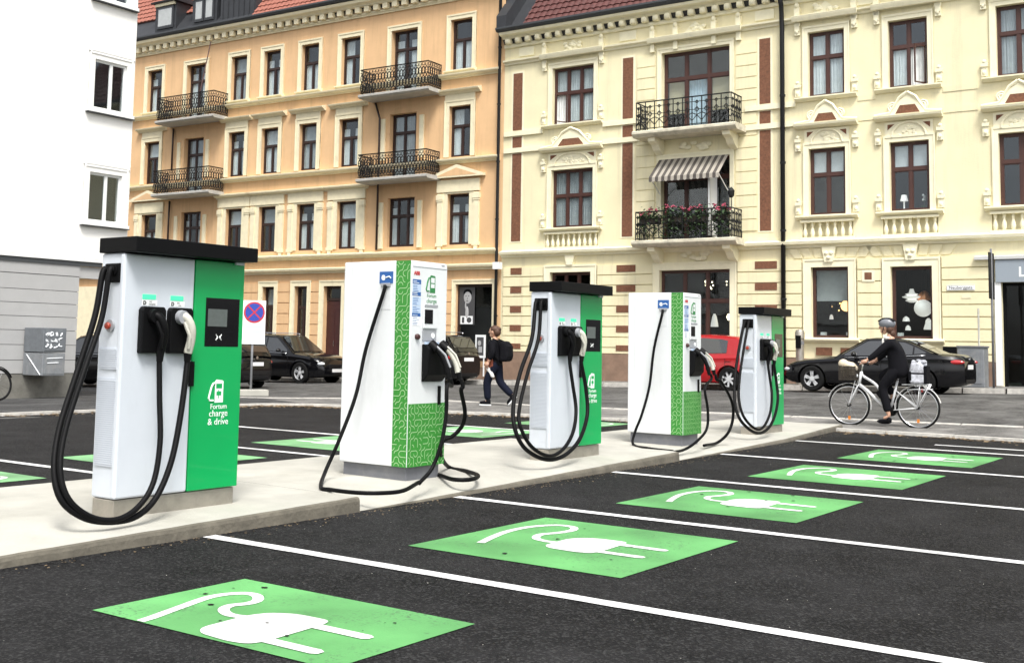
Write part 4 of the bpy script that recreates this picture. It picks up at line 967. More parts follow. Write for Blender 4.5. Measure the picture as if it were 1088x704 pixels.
molding(yb, 'gutter', -24, .05, 12.06, [(.36,-.02),(.5,-.02),(.57,.06),(.57,.12),(.4,.12),(.36,.06)], 'gutter')
roofplane(yb, -24, 0.0, .35, 12.1, R(50), 8, 'slate'); tiles(yb, 'roof_tiles', -24, -.9, .33, 12.16, R(50), 14, 'tile2')
MB().prism([(.5, 12.1), (.5, 12.6), (-3, 16.6), (-3, 12.1)], -.35, .05, lambda u, v, d: (d, u, v)).build('parapet', 'slate', yb)
# ground floor: rusticated courses (each one a piece), red-brown blocks, plinth
cz = [3.93-.33*k for k in range(10)]
segs = [(-1.7, -.12), (-5.7, -3.75), (-10.45, -8.5), (-12.7, -12.05), (-15.6, -14.3)]
bl = [(-.86, -.42), (-5.12, -4.45), (-9.72, -9.05)]
for a, c in segs:
    for k in range(9):
        z1, z0 = cz[k], max(cz[k+1]+.032, 1.12)
        if z1-z0 < .1: continue
        MB().box(a, c, .001, .06, z0, z1).build('stone_course', 'cream', yb)
for a, c in bl:
    for z0, z1 in ((3.70, 3.92), (3.07, 3.28), (2.42, 2.64), (1.79, 2.0), (1.2, 1.38)): MB().box(a, c, .03, .075, z0, z1).build('brick_block', 'brick', yb)
for a, c in ((-11.3, -10.85), (-12.1, -11.55)): MB().box(a, c, .0, .05, 1.2, 1.42).build('brick_block', 'brick', yb)
MB().box(-15.62, -.02, .001, .09, -1, 1.1).box(-24, -17.5, .001, .09, -1, 1.1).build('plinth', 'brownstone', yb)
for k, (a, c, z0, z1) in enumerate(YG):
    if k < 4: surround(yb, a, c, z0, z1, .22, .07, 'creamtrim')
    if k in (2, 3):
        molding(yb, 'sill', a-.3, c+.3, z0-.04, SILL, 'creamtrim')
        mid = (a+c)/2; q = MB().prism([(mid-.2, 4.28), (mid+.2, 4.28), (mid+.12, 3.85), (mid-.12, 3.85)], .002, .12, lambda u, v, d: (u, d, v)); q.ball((mid-.07, .12, 4.1), .06, .04, .06, 8, 6); q.ball((mid+.07, .12, 4.1), .06, .04, .06, 8, 6); q.ball((mid, .12, 3.97), .07, .05, .05, 8, 6); q.build('keystone', 'creamtrim', yb, smooth=True)
        for j in range(-3, 4):
            if j: MB().prism([(mid+j*.3-.12, 3.98), (mid+j*.3+.12, 3.98), (mid+j*.36+.13, 4.26), (mid+j*.36-.13, 4.26)], .002, .03, lambda u, v, d: (u, d, v)).build('voussoir', 'cream', yb)
    elif k == 0:
        mid = (a+c)/2; MB().prism([(mid-.18, 4.28), (mid+.18, 4.28), (mid+.11, 3.97), (mid-.11, 3.97)], .002, .12, lambda u, v, d: (u, d, v)).build('keystone', 'creamtrim', yb)
    rows = {0: [(.6, [.33, .34, .33]), (.4, [.33, .34, .33])], 1: [(.65, [.33, .34, .33]), (.35, [.33, .34, .33])], 2: [(1, [1])], 3: [(1, [1])], 4: [(1, [.08, .92])]}[k]
    window(yb, a, c, z0, z1, rows, 'frame' if k < 4 else 'black', .12, name='shop_window', pm='shop', fr=.06, bar=.07)
MB().box(-11.73, -10.78, -.3, -.295, 2.75, 3.65).build('roller_blind', 'curtain2', yb)
fs = MB().box(-17.6, -15.66, .0, .16, 3.2, 3.78).build('fascia', 'fascia', yb); molding(yb, 'fascia_hood', -17.7, -15.15, 3.85, [(0,-.05),(.2,-.05),(.22,.03),(0,.06)], 'framew')
MB().box(-15.78, -15.62, .04, .12, .5, 3.2).build('door_post', 'framew', yb)
text('fascia_letter', 'L', .36, 'txtwhite', fs, STREET(-16.3, .163, 3.34), .008)
pl = MB().box(-15.13, -14.43, .05, .085, 3.0, 3.14).build('street_name_plate', 'signwhite', yb); text('plate_text', 'Neuberggata', .115, 'txtblack', pl, STREET(-14.78, .0862, 3.035), .0005)
q = MB().box(-15.12, -14.44, .084, .0856, 3.005, 3.014).box(-15.12, -14.44, .084, .0856, 3.126, 3.135); q.build('plate_border', 'txtblack', pl)
MB().box(-15.03, -14.8, .05, .072, 2.79, 2.87).build('small_plate', 'otrim', yb)
v = MB().box(-12.52, -12.18, .05, .08, 3.27, 3.6).build('vent', 'creamtrim', yb); MB().box(-12.45, -12.25, .079, .085, 3.33, 3.53).build('vent_grille', 'brick', v)
MB().box(-14.68, -14.33, .09, .22, 1.15, 1.5).build('wall_box', 'black', yb)
pipe(yb, [(-9.94, .5, 12.05), (-9.94, .2, 11.5), (-9.94, .14, 10.8), (-9.94, .14, .4)], .07)
# balconies with stone slabs
def ybalc(z, h, label):
    o = MB().prism([(0,0),(.78,0),(.86,.06),(.9,.1),(.9,.17),(.86,.2),(0,.2)], -8.78, -5.38, lambda u, v, d: (d, u, z+v)).build('balcony', 'bstone', yb); o['label'] = label
    for s in (-8.4, -5.95):
        MB().prism([(0,0),(.7,0),(.68,-.12),(.45,-.2),(.3,-.36),(.12,-.45),(0,-.5)], s-.12, s+.12, lambda u, v, d: (d, u+.001, z-.002+v)).build('bracket', 'creamtrim', o)
    q = MB(); mid = -7.15
    for j in range(10): q.ball((mid+wr.uniform(-.5, .5), .03, z-.25+wr.uniform(-.12, .12)), .13, .05, .08, 7, 5)
    q.build('relief', 'creamtrim', o, smooth=True)
    railing(o, -8.62, -5.5, .82, z+.2, h-.2, 'gothic', 'iron')
    return o
ybalc(7.82, 1.1, 'upper stone balcony'); ybalc(4.40, 1.08, 'lower stone balcony with flower boxes')
# striped awning over the lower balcony
aw = thing('striped_awning', 'dark and pale striped awning over the lower yellow-building balcony', 'awning', (JX, JY, 0), math.pi/2+TY)
b1, b2 = MB(), MB(); n = 22; s0, s1 = -8.22, -5.92
for j in range(n):
    a, c = s0+(s1-s0)*j/n, s0+(s1-s0)*(j+1)/n; bb = b1 if j % 2 else b2
    bb.add([(a,.05,7.2),(c,.05,7.2),(c,.78,6.55),(a,.78,6.55)], [(0,1,2,3)]); bb.add([(a,.78,6.55),(c,.78,6.55),(c,.785,6.42),((a+c)/2,.786,6.39),(a,.785,6.42)], [(0,1,2,3,4)])
b1.build('dark_stripes', 'awn1', aw); b2.build('pale_stripes', 'awn2', aw)
for s in (s0+.03, s1-.03): MB().tube([(s, .03, 6.1), (s, .76, 6.54)], .015, 5).build('arm', 'framew', aw)
# flower boxes: each plant a thing
def flowers(s, w, label):
    t = thing('flower_box', label, 'plant', yb.matrix_basis @ Vector((s, .72, 5.05)), math.pi/2+TY, 'flower boxes on the lower balcony')
    MB().box(-w/2, w/2, -.12, .06, .05, .25).build('box', 'wicker', t)
    lf, fl = MB(), MB()
    for j in range(420):
        x, y, z = wr.uniform(-w/2, w/2)*1.1, wr.gauss(0, .12), .22+abs(wr.gauss(0, .16)) if wr.random() < .5 else wr.uniform(-.35, .25)
        a, r = wr.uniform(0, 6.28), wr.uniform(.03, .07); u = Vector((math.cos(a), math.sin(a)*.6, wr.uniform(-.5, .8)))*r; v = Vector((-math.sin(a), math.cos(a), wr.uniform(-.3, .6)))*r*.6; p = Vector((x, y, z))
        lf.add([p-u, p+v, p+u, p-v], [(0,1,2,3)])
    for j in range(5):
        p = (wr.uniform(-w/2, w/2), wr.uniform(-.05, .14), .4+wr.uniform(-.05, .2))
        for k in range(7): fl.ball((p[0]+wr.gauss(0, .035), p[1]+wr.gauss(0, .03), p[2]+wr.gauss(0, .03)), .028, .026, .024, 6, 4)
    lf.build('foliage', 'leaf', t); fl.build('blossoms', 'pink', t, smooth='all')
flowers(-5.95, .62, 'leftmost box of pink geraniums on the lower stone balcony'); flowers(-6.7, .62, 'second box of pink geraniums from the left on the lower stone balcony'); flowers(-7.5, .62, 'third box of pink geraniums from the left, below the open door leaf'); flowers(-8.25, .5, 'rightmost box of pink geraniums on the lower stone balcony, beside the lantern')
lt = thing('balcony_lantern', 'small black lantern at the right corner of the lower balcony', 'lantern', yb.matrix_basis @ Vector((-8.62, .82, 5.46)), math.pi/2+TY)
MB().tube([(0,0,0),(0,0,.3)], .015, 6).build('stem', 'iron', lt); MB().lathe([(.03,.3),(.09,.36),(.11,.5),(.05,.58),(.0,.63)], (0,0,0), 'Z', 8).build('lantern_head', 'iron', lt)
# things in the shop windows
def inside(s, y, z): return yb.matrix_basis @ Vector((s, y, z))
def pendant(name, label, s, y, z, prof, m, cord=None):
    t = thing(name, label, 'lamp', inside(s, y, z), 0)
    MB().lathe(prof, (0,0,0), 'Z', 20).build('shade', m, t, smooth=True)
    top = max(p[1] for p in prof)
    MB().tube([(0,0,top-.01),(0,0,cord or (4.2-z))], .008, 5).build('cord', 'black', t)
gl = lambda r: [(r*math.sin(math.pi*i/10), -r*math.cos(math.pi*i/10)) for i in range(11)]
pendant('globe_lamp', 'lit orange globe lamp in the left small shop window', -11.55, -.55, 2.62, gl(.16), 'lampwarm')
pendant('tiered_lamp', 'white tiered pendant lamp in the right small shop window', -13.35, -.6, 2.85, [(.06,-.14),(.16,-.1),(.17,-.08),(.1,-.05),(.25,0),(.26,.02),(.12,.06),(.18,.09),(.08,.13),(.05,.24)], 'lampwhite')
pendant('copper_lamp', 'copper pendant lamp in the right small shop window', -13.66, -.7, 2.9, [(.17,-.12),(.17,-.05),(.12,.08),(.04,.14)], 'copper')
pendant('globe_lamp', 'large white globe lamp in the right small shop window', -13.66, -.55, 2.55, gl(.24), 'lampwhite')
pendant('dome_lamp', 'white dome lamp low in the right small shop window', -13.92, -.6, 2.0, [(.26,-.04),(.26,0),(.22,.12),(.12,.2),(.02,.23)], 'lampwhite')
pendant('bell_lamp', 'white bell pendant lamp in the wide shop window behind the far patterned charger', -7.45, -.7, 2.2, [(.12,-.2),(.11,-.1),(.07,.1),(.03,.2)], 'lampwhite')
pendant('ring_lamp', 'round lit ring lamp in the wide shop window', -8.0, -.7, 2.3, [(.1,-.1),(.15,0),(.1,.1)], 'fairy')
def cluster(label, s, z, n, m, grp=None, name='chandelier'):
    t = thing(name, label, 'lamp', inside(s, -.8, z), 0); q = MB(); r2 = random.Random(int(-s*10))
    for j in range(n): a = j*2.4; q.ball((.06*math.cos(a), .17*math.cos(a*1.7), .12*math.sin(a)), .024, n=8, m=6)
    q.build('bulbs', m, t, smooth='all'); MB().tube([(0,0,-.12),(0,0,.9)], .008, 5).box(-.01, .01, -.2, .2, -.01, .01).build('stem', 'black', t)
cluster('chandelier of small bulbs in the middle pane of the wide shop window', -7.25, 3.3, 7, 'fairy'); cluster('chandelier of small bulbs in the right pane of the wide shop window', -7.95, 3.3, 6, 'fairy')
cluster('small bulb cluster in the left shop window of the yellow building', -3.35, 3.45, 4, 'fairy'); cluster('dim lamp glow in the left small shop window beside the orange globe', -11.2, 2.62, 3, 'lampwarm')
for s, z, l in ((-10.95, 1.72, 'small white box on the left small shop window sill, left one'), (-11.68, 1.72, 'small white box on the left small shop window sill, right one'), (-13.1, 1.72, 'small white object on the right small shop window sill')):
    MB_ = MB().box(-.09, .09, -.06, .06, 0, .14).build('display_box', 'signwhite'); MB_.location = inside(s, -.35, z); tag(MB_, l, 'box')
for k, (s, z, w_, l) in enumerate(((-13.15, 2.25, .1, 'small white glowing piece added low at the left of the right small shop window'), (-13.75, 2.2, .09, 'small white glowing piece added below the large globe in the right small shop window'), (-13.97, 2.7, .07, 'little white glowing piece added beside the large globe lamp'), (-13.2, 2.0, .08, 'small pale glowing piece added in the right small shop window'), (-11.05, 2.3, .06, 'tiny pale glowing piece added in the left small shop window'))):
    pendant('added_glow', l, s, -.75, z, [(w_, -.06), (w_*.8, .03), (.02, .08)], 'lampwhite')   # glowing white pieces added to brighten the two small shop windows
def sill_lamp(s, z, label):
    t = thing('table_lamp', label, 'lamp', inside(s, -.33, z), 0); MB().lathe([(.07,0),(.07,.02),(.02,.05),(.02,.25)], (0,0,0), 'Z', 10).build('base', 'lampwhite', t); MB().lathe([(.11,.25),(.07,.42)], (0,0,0), 'Z', 12).build('shade', 'lampwhite', t)
sill_lamp(-13.25, 5.28, 'white table lamp on the sill of a middle-floor yellow-building window')
t = thing('white_orchid', 'white orchid on the sill of a middle-floor yellow-building window', 'plant', inside(-13.78, -.33, 5.28)); q = MB()
for j in range(9): q.ball((wr.uniform(-.12, .12), 0, .3+wr.uniform(-.06, .1)), .045, .03, .035, 7, 5)
q.build('blossoms', 'signwhite', t, smooth='all'); MB().tube([(0,0,0),(.02,0,.2),(.08,0,.32)], .01, 5).lathe([(.06,0),(.08,.1)], (0,0,0), 'Z', 10).build('pot', 'leaf', t)
sh = thing('shop_display', 'dark shop furniture and goods behind the wide shop window', 'furniture', inside(-7.1, -1.6, 0.5), math.pi/2+TY)
for j in range(4): MB().box(-1+j*.5, -.6+j*.5, -.3, .3, 0, wr.uniform(.8, 1.6)).build('shelf', 'brick', sh)

# ------------------------------------------------------------ white building at the left (wall faces the lot)
WY = 23.5
wb = thing('white_building', 'white rendered building with grey board-clad ground floor at the left edge', 'building', (0, WY, 0), math.pi)
# local frame turned by 180 degrees: x_local = -X, +y_local looks at the lot
hs_ = [(-17.43, -16.50, 6.80, 8.01), (-17.43, -16.50, 4.07, 5.26), (-17.43, -16.50, 9.53, 10.74), (-11.5, -9.6, 4.07, 5.26), (-11.5, -9.6, 6.80, 8.01)]
wall(wb, 'upper_wall', -17.66, 25, 3.16, 18, hs_, 'wwall', .2)
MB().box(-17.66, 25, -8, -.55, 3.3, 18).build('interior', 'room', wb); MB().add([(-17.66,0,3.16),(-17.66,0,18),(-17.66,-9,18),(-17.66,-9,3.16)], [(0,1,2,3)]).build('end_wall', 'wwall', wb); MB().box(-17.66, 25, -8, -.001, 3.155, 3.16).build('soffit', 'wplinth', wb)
for a, c, z0, z1 in hs_:
    window(wb, a, c, z0, z1, [(1, [.45, .55])], 'framew', .05, fr=.035, bar=.045, curtain=None, sb=.022)
    surround(wb, a, c, z0, z1, .16, .012, 'wwall'); MB().box(a-.2, c+.2, .0, .1, z0-.1, z0-.02).build('sill', 'framew', wb); MB().box(a-.21, c+.21, .0, .11, z0-.125, z0-.102).build('sill_flashing', 'slate', wb)
    MB().box(a-.2, c+.2, .001, .03, z1+.17, z1+.25).build('lintel_trim', 'wwall', wb)
molding(wb, 'drip_edge', -17.0, 25, 3.12, [(.0,-.03),(.06,-.03),(.06,.0),(.0,.03)], 'framew'); MB().box(-16.95, 25, -.02, .035, 2.98, 3.085).build('flashing', 'gutter', wb)
zz = [2.98, 2.72, 2.365, 2.06, 1.755, 1.44, 1.11, .765, .46]
for k in range(8): MB().box(-16.36, 25, -.12, .0 if k else .01, zz[k+1]+.012, zz[k]).build('siding_board', 'siding', wb)
MB().box(-16.34, 25, -.3, -.03, -.5, 3.1).build('ground_floor_core', 'slate', wb); MB().box(-16.40, 25, -.3, .03, -.6, .455).build('plinth', 'wplinth', wb)
MB().box(-16.98, -16.37, -.12, -.02, 2.70, 2.975).build('passage_lintel', 'siding', wb)
MB().box(-16.62, -16.42, -1.2, -1.0, -.5, 3.1).build('pillar', 'wplinth', wb)
# utility cabinet on the wall
cb = thing('utility_cabinet', 'grey metal utility cabinet with graffiti mounted on the board wall', 'cabinet', (at_y(45.5, 370, 22.72).x, 22.72, 0), 0)
u = MB().box(0, .58, 0, .74, .96, 1.5).build('upper_box', 'cabd', cb, bevel=.01); l = MB().box(.005, .575, .0, .74, .44, .94).build('lower_box', 'cab', cb, bevel=.01)
MB().box(.04, .54, -.012, 0, .48, .9).build('lower_door', 'cab', l); MB().box(.04, .54, -.012, 0, 1.0, 1.46).build('upper_door', 'cabd', u)
q = MB(); r2 = random.Random(4)
for row in range(3):
    for j in range(4):
        x, z = .09+j*.11, 1.36-row*.13; P = [(x+r2.uniform(-.04, .05), -.014, z+r2.uniform(-.05, .05)) for _ in range(5)]; q.tube(smoothpath(P, 3), .014, 4)
q.build('graffiti_tag', 'graf', u)
q = MB().tube([(-.002, .05, .46), (-.002, .6, .9)], .012, 4); q.tube([(.1, -.014, .82), (.5, -.014, .84)], .01, 4); q.tube([(.12, -.014, .72), (.4, -.014, .73)], .012, 4); q.build('scratch', 'graf', l)

# ============================================================ VEHICLES
def interp(pts, x):
    if x <= pts[0][0]: return pts[0][1]
    for (a, u), (c, v) in zip(pts[:-1], pts[1:]):
        if x <= c: return u+(v-u)*(x-a)/(c-a)
    return pts[-1][1]
def sm(pts, x):                                     # softened interpolation
    return (interp(pts, x-.09)+2*interp(pts, x)+interp(pts, x+.09))/4
def evalmesh(o):
    bpy.context.view_layer.update()
    return bpy.data.meshes.new_from_object(o.evaluated_get(bpy.context.evaluated_depsgraph_get()))
def car(S, label, loc, head, paint, group='cars along the street'):
    t = thing('parked_car', label, 'car', loc, head, group)
    L, W, wb, rw = S['L'], S['W'], S['wb'], S['r']; hw = W/2
    fx, rx = S['fx'], S['fx']-wb                      # axle positions, front bumper at L/2
    top = S['top']; cab = S['roof']; cf, cr = S['cowl'], S['tailbase']
    xs = sorted(set([round(-L/2+L*i/44, 4) for i in range(45)]+[L/2-.03, -L/2+.03, L/2-.08, -L/2+.08]))
    def hwid(x):
        u = abs(x)/(L/2); return hw*(1-.05*u**2-.23*max(0, (u-.72)/.28)**2.6)
    def zb(x):
        u = abs(x)/(L/2); return .2+.09*max(0, (u-.8)/.2)**1.5
    rings = []
    for x in xs:
        w_, z0, z1 = hwid(x), zb(x), sm(top, x); h = z1-z0
        e = max(0, 1-(L/2-abs(x))/.1)                 # rounding at the very ends
        z1 -= .05*e; z0 += .04*e
        h = z1-z0
        half = [(0, z0), (w_*.86, z0), (w_*.955, z0+.06*h), (w_*.985, z0+.22*h), (w_, z0+.45*h), (w_*.992, z0+.66*h), (w_*.965, z0+.82*h), (w_*.975, z0+.86*h), (w_*.93, z0+.955*h), (w_*.82, z1+.006), (w_*.45, z1+.028), (0, z1+.035)]
        rings.append([(x, y, z) for y, z in half]+[(x, -y, z) for y, z in half[-2:0:-1]])
    n = len(rings[0]); b = MB()
    b.add([p for r in rings for p in r], [(i*n+k, i*n+(k+1) % n, (i+1)*n+(k+1) % n, (i+1)*n+k) for i in range(len(rings)-1) for k in range(n)]+[tuple(range(n)), tuple(range((len(rings)-1)*n, len(rings)*n))])
    body = obj('body', b.mesh('body', 'all'), paint, None)
    cut = MB()
    for ax in (fx, rx):
        for sg in (-1, 1): cut.lathe([(rw+.055, sg*(hw-.26)), (rw+.055, sg*(hw+.2))], (ax, 0, rw-.01), 'Y', 28)
    co = obj('cut', cut.mesh('cut'), 'cartrim'); md = body.modifiers.new('b', 'BOOLEAN'); md.operation = 'DIFFERENCE'; md.object = co; md.solver = 'EXACT'
    me = evalmesh(body); body.modifiers.clear(); old = body.data; body.data = me; bpy.data.objects.remove(co)
    me.materials.clear(); me.materials.append(MT[paint])
    try: me.set_sharp_from_angle(angle=R(35))
    except Exception: pass
    body.parent = t
    ins = MB()
    for ax in (fx, rx): ins.box(ax-rw-.1, ax+rw+.1, -hw+.28, hw-.28, .24, rw*2)
    ins.build('underbody', 'cartrim', t)
    # greenhouse
    zbelt = lambda x: sm(top, x)-.03
    zr = lambda x: interp(cab, x)
    rf, rr = S['rooff'], S['roofr']; Hr = S['H']
    wB = lambda x: hwid(x)*.93; wR = hw*S.get('tumble', .70)
    def ys(x, z): k = (z-zbelt(x))/max(.05, Hr-zbelt(x)); return wB(x)+(wR-wB(x))*min(1, max(0, k))
    gx = sorted(set([round(cr+(cf-cr)*i/30, 4) for i in range(31)]+[rf, rr])); rings = []
    for x in gx:
        z1 = max(zr(x), zbelt(x)+.01); z0 = zbelt(x); yt = ys(x, z1-.05)
        half = [(wB(x), z0-.03), (ys(x, z0+(z1-z0)*.5), z0+(z1-z0)*.5), (yt, z1-.05 if z1-z0 > .1 else z1-.01), (yt-.07, z1-.012), (yt*.5, z1+.008), (0, z1+.012)]
        rings.append([(x, y, z) for y, z in half]+[(x, -y, z) for y, z in half[-2::-1]])
    n = len(rings[0]); b = MB(); b.add([p for r in rings for p in r], [(i*n+k, i*n+k+1, (i+1)*n+k+1, (i+1)*n+k) for i in range(len(rings)-1) for k in range(n-1)])
    b.build('roof', paint, t, smooth=True)
    off = .007
    for poly in S['win']:
        for sg in (1, -1):
            b = MB(); N = 10; x0 = min(p[0] for p in poly); x1 = max(p[0] for p in poly); lo = [p for p in poly[0:poly.index('t')]] if 't' in poly else None
            up_, dn = S_up(poly), S_dn(poly); V = []
            for i in range(N+1):
                x = x0+(x1-x0)*i/N; za, zc_ = interp(dn, x), interp(up_, x)
                for j in range(4): z = za+(zc_-za)*j/3; V.append((x, sg*(ys(x, z)+off), z))
            b.add(V, [(4*i+j, 4*i+j+1, 4*i+j+5, 4*i+j+4) for i in range(N) for j in range(3)]); b.build('side_window', 'carglass', t, smooth='all')
    for nm, a, c in (('windscreen', cf-.06, rf+.04), ('rear_window', cr+.08, rr-.04)):
        b = MB(); V = []; N = 8
        for i in range(N+1):
            x = a+(c-a)*i/N; z = max(zr(x), zbelt(x)); y = ys(x, z-.05)-.11
            for j in range(7): v = -1+j/3; V.append((x+(.012 if nm == 'windscreen' else -.012), y*v, z+.016-abs(v)**2*.006))
        b.add(V, [(7*i+j, 7*i+j+1, 7*i+j+8, 7*i+j+7) for i in range(N) for j in range(6)]); b.build(nm, 'carglass', t, smooth='all')
    # wheels
    for ax in (fx, rx):
        for sg in (1, -1):
            w_ = MB().lathe([(rw*.62, -.1), (rw*.9, -.105), (rw*.985, -.07), (rw, 0), (rw*.985, .07), (rw*.9, .105), (rw*.62, .1), (rw*.62, -.1)], (0,0,0), 'Y', 30, False).build('wheel', 'tyre', t, smooth=True)
            w_.location = (ax, sg*(hw-.125), rw)
            q = MB().lathe([(rw*.70, -.09), (rw*.70, .07), (rw*.66, .09), (rw*.62, .085), (rw*.61, .02), (rw*.60, -.09), (rw*.70, -.09)], (0,0,0), 'Y', 30, False)
            for k in range(S.get('spokes', 5)):
                a = 2*math.pi*k/S.get('spokes', 5)+.3
                for da in ((-.14, .14) if S.get('spokes', 5) <= 5 else (0,)):
                    c_, s_ = math.cos(a), math.sin(a); c2, s2 = math.cos(a+da), math.sin(a+da); wd = .028
                    q.prism([(c_*.05-s_*wd, s_*.05+c_*wd), (c_*.05+s_*wd, s_*.05-c_*wd), (c2*rw*.63+s2*wd*.8, s2*rw*.63-c2*wd*.8), (c2*rw*.63-s2*wd*.8, s2*rw*.63+c2*wd*.8)], .045, .075, lambda u, v, d: (u, d, v))
            q.lathe([(.07, .03), (.065, .08), (0, .085)], (0,0,0), 'Y', 14)
            if sg < 0: q.v = [(x, -y, z) for x, y, z in q.v]
            q.build('rim', 'alloy', w_, smooth=True); MB().lathe([(rw*.6, -.03), (rw*.6, .005), (0, .005)], (0,0,0), 'Y', 24).build('brake_disc', 'cartrim', w_)
    # lamps, plates, mirrors, handles, grille
    def lamp(nm, x, y, z, rx_, ry, rz, m):
        for sg in (1, -1): MB().ball((x, sg*y, z), rx_, ry, rz, 14, 8).build(nm, m, t, smooth='all')
    zt_f, zt_r = sm(top, L/2-.15), sm(top, -L/2+.12)
    lamp('headlight', L/2-.24, hwid(L/2-.24)*.80, zt_f-.13, .24, .13, .075, 'lens'); lamp('tail_light', -L/2+.23, hwid(-L/2+.23)*.935, zt_r-.155, S.get('tl', .22), .055, .062, 'tail')
    lamp('fog_light', L/2-.1, hw*.66, .36, .08, .09, .05, 'lens')
    MB().box(L/2-.05, L/2+.006, -.42, .42, .52, .66).build('grille', 'cartrim', t, bevel=.02); MB().box(-L/2-.004, -L/2+.04, -.5, .5, .3, .42).build('rear_bumper', 'cartrim', t, bevel=.02)
    MB().box(L/2, L/2+.012, -.26, .26, .40, .51).build('number_plate', 'plate', t); MB().box(-L/2-.014, -L/2+.002, -.26, .26, S.get('rpz', .62), S.get('rpz', .62)+.11).build('number_plate', 'plate', t)
    MB().lathe([(0,.012),(.045,.01),(.045,0)], (-L/2-.004, 0, S.get('rpz', .62)+.24), 'X', 14).build('badge', 'chrome', t)
    for sg in (1, -1):
        x = cf-.55; MB().ball((x, sg*(hw+.06), zbelt(x)+.09), .075, .10, .065, 12, 8).build('mirror', paint, t, smooth='all')
        MB().box(S['belt'][0], S['belt'][1], sg*(hw*.955), sg*(hw*.962+.003), .30, .34).build('sill_trim', 'cartrim', t)
        for hx in S['handles']: MB().box(hx, hx+.17, sg*(hwid(hx)*.985), sg*(hwid(hx)+.012), sm(top, hx)-.19, sm(top, hx)-.165).build('door_handle', S.get('hm', paint), t, bevel=.006)
        for sx in S['seams']: MB().box(sx-.003, sx+.003, sg*(hwid(sx)*.95), sg*(hwid(sx)+.0015), .34, sm(top, sx)-.12).build('door_seam', 'cartrim', t)
        if S.get('chrome'):
            V = []
            for i in range(13): x = S['win'][-1][0][0]+(S['win'][0][-1][0]-S['win'][-1][0][0])*i/12; V.append((x, sg*(wB(x)+.012), zbelt(x)+.012))
            MB().tube(V, .011, 5).build('window_trim', 'chrome', t, smooth='all')
        if S.get('rails'): MB().tube(smoothpath([(rr+.2, sg*(wR-.04), Hr+.0), (rr+.3, sg*(wR-.04), Hr+.055), (rf-.4, sg*(wR-.04), Hr+.05), (rf-.25, sg*(wR-.04), Hr-.005)], 5), .016, 6).build('roof_rail', 'chrome', t, smooth='all')
    return t
def S_dn(poly): return sorted(poly[0:2]) if len(poly) == 4 else sorted([poly[0], poly[1]])
def S_up(poly): return sorted(poly[2:])
SEDAN = dict(L=4.62, W=1.80, wb=2.81, r=.33, fx=1.48, H=1.41, cowl=.88, tailbase=-1.80, rooff=.08, roofr=-.88, spokes=5, tumble=.66,
    top=[(-2.31,.88),(-2.28,.98),(-1.75,1.02),(-1.2,.99),(0,.93),(.85,.90),(1.6,.83),(2.1,.73),(2.28,.62),(2.31,.5)],
    roof=[(-1.80,.98),(-1.55,1.08),(-.95,1.34),(-.45,1.41),(-.1,1.41),(.1,1.385),(.88,.90)],
    win=[[(-.30,.96),(.62,.94),(-.30,1.33),(.04,1.325),(.62,.98)], [(-1.10,1.0),(-.36,.965),(-1.1,1.20),(-.9,1.29),(-.36,1.335)], [(-1.42,1.03),(-1.14,1.01),(-1.42,1.06),(-1.14,1.19)]],
    belt=(-.95, 1.0), handles=(-.62, -1.25), seams=(.72, -.33, -1.12), chrome=True, tl=.26, rpz=.66)
SUV = dict(L=4.45, W=1.82, wb=2.62, r=.36, fx=1.32, H=1.62, cowl=1.0, tailbase=-2.14, rooff=.22, roofr=-1.75, spokes=5, tumble=.72,
    top=[(-2.225,.95),(-2.15,1.06),(-1.5,1.06),(0,1.03),(.95,1.02),(1.6,.95),(2.05,.84),(2.2,.70),(2.225,.5)],
    roof=[(-2.14,1.06),(-1.85,1.52),(-1.6,1.58),(-.6,1.63),(.05,1.61),(.25,1.57),(1.0,1.02)],
    win=[[(-.25,1.06),(.72,1.05),(-.25,1.52),(.16,1.50),(.72,1.1)], [(-1.15,1.08),(-.31,1.06),(-1.15,1.5),(-.31,1.525)], [(-1.82,1.14),(-1.21,1.09),(-1.82,1.36),(-1.6,1.46),(-1.21,1.49)]],
    belt=(-.85, .8), handles=(-.55, -1.4), seams=(.8, -.28, -1.18), chrome=True, rails=True, tl=.14, rpz=.78)
HATCH = dict(L=4.05, W=1.72, wb=2.5, r=.32, fx=1.22, H=1.48, cowl=.92, tailbase=-1.98, rooff=.15, roofr=-1.55, spokes=7, tumble=.70,
    top=[(-2.025,.85),(-1.96,.98),(-1.4,.98),(0,.92),(.9,.90),(1.5,.82),(1.85,.72),(2.0,.6),(2.025,.45)],
    roof=[(-1.98,.98),(-1.72,1.34),(-1.45,1.43),(-.5,1.48),(0,1.46),(.2,1.42),(.92,.9)],
    win=[[(-.3,.97),(.62,.94),(-.3,1.38),(.1,1.36),(.62,.98)], [(-1.2,1.0),(-.36,.975),(-1.2,1.32),(-1.0,1.36),(-.36,1.385)]],
    belt=(-.8, .75), handles=(-.6, -1.35), seams=(.72, -.33, -1.18), tl=.13, rpz=.7)
car(SEDAN, 'black saloon parked behind the cyclist in front of the lamp shop windows', (28.85, 8.68, zg(28.9, 8.4)), math.pi/2+TY, 'carblack').scale = (.93, .96, .95)
car(HATCH, 'red hatchback parked behind the far chargers', (29.0, 13.52, zg(29, 13.5)), math.pi/2+TY, 'carred').scale = (.91, .97, 1)
car(SUV, 'black car with its tail just visible behind the nearer patterned charger', (28.9, 23.55, zg(28.9, 23.5)), math.pi/2+TO, 'carblack')
car(SUV, 'black off-road car with silver wheels parked by the orange building entrance', (28.3, 28.55, zg(28.3, 28.5)), -math.pi/2+TO, 'carblack')
car(HATCH, 'black hatchback seen from behind, beside the no-parking sign post', (23.55, 27.1, zg(23.5, 27)), math.pi/2+.03, 'carblack')
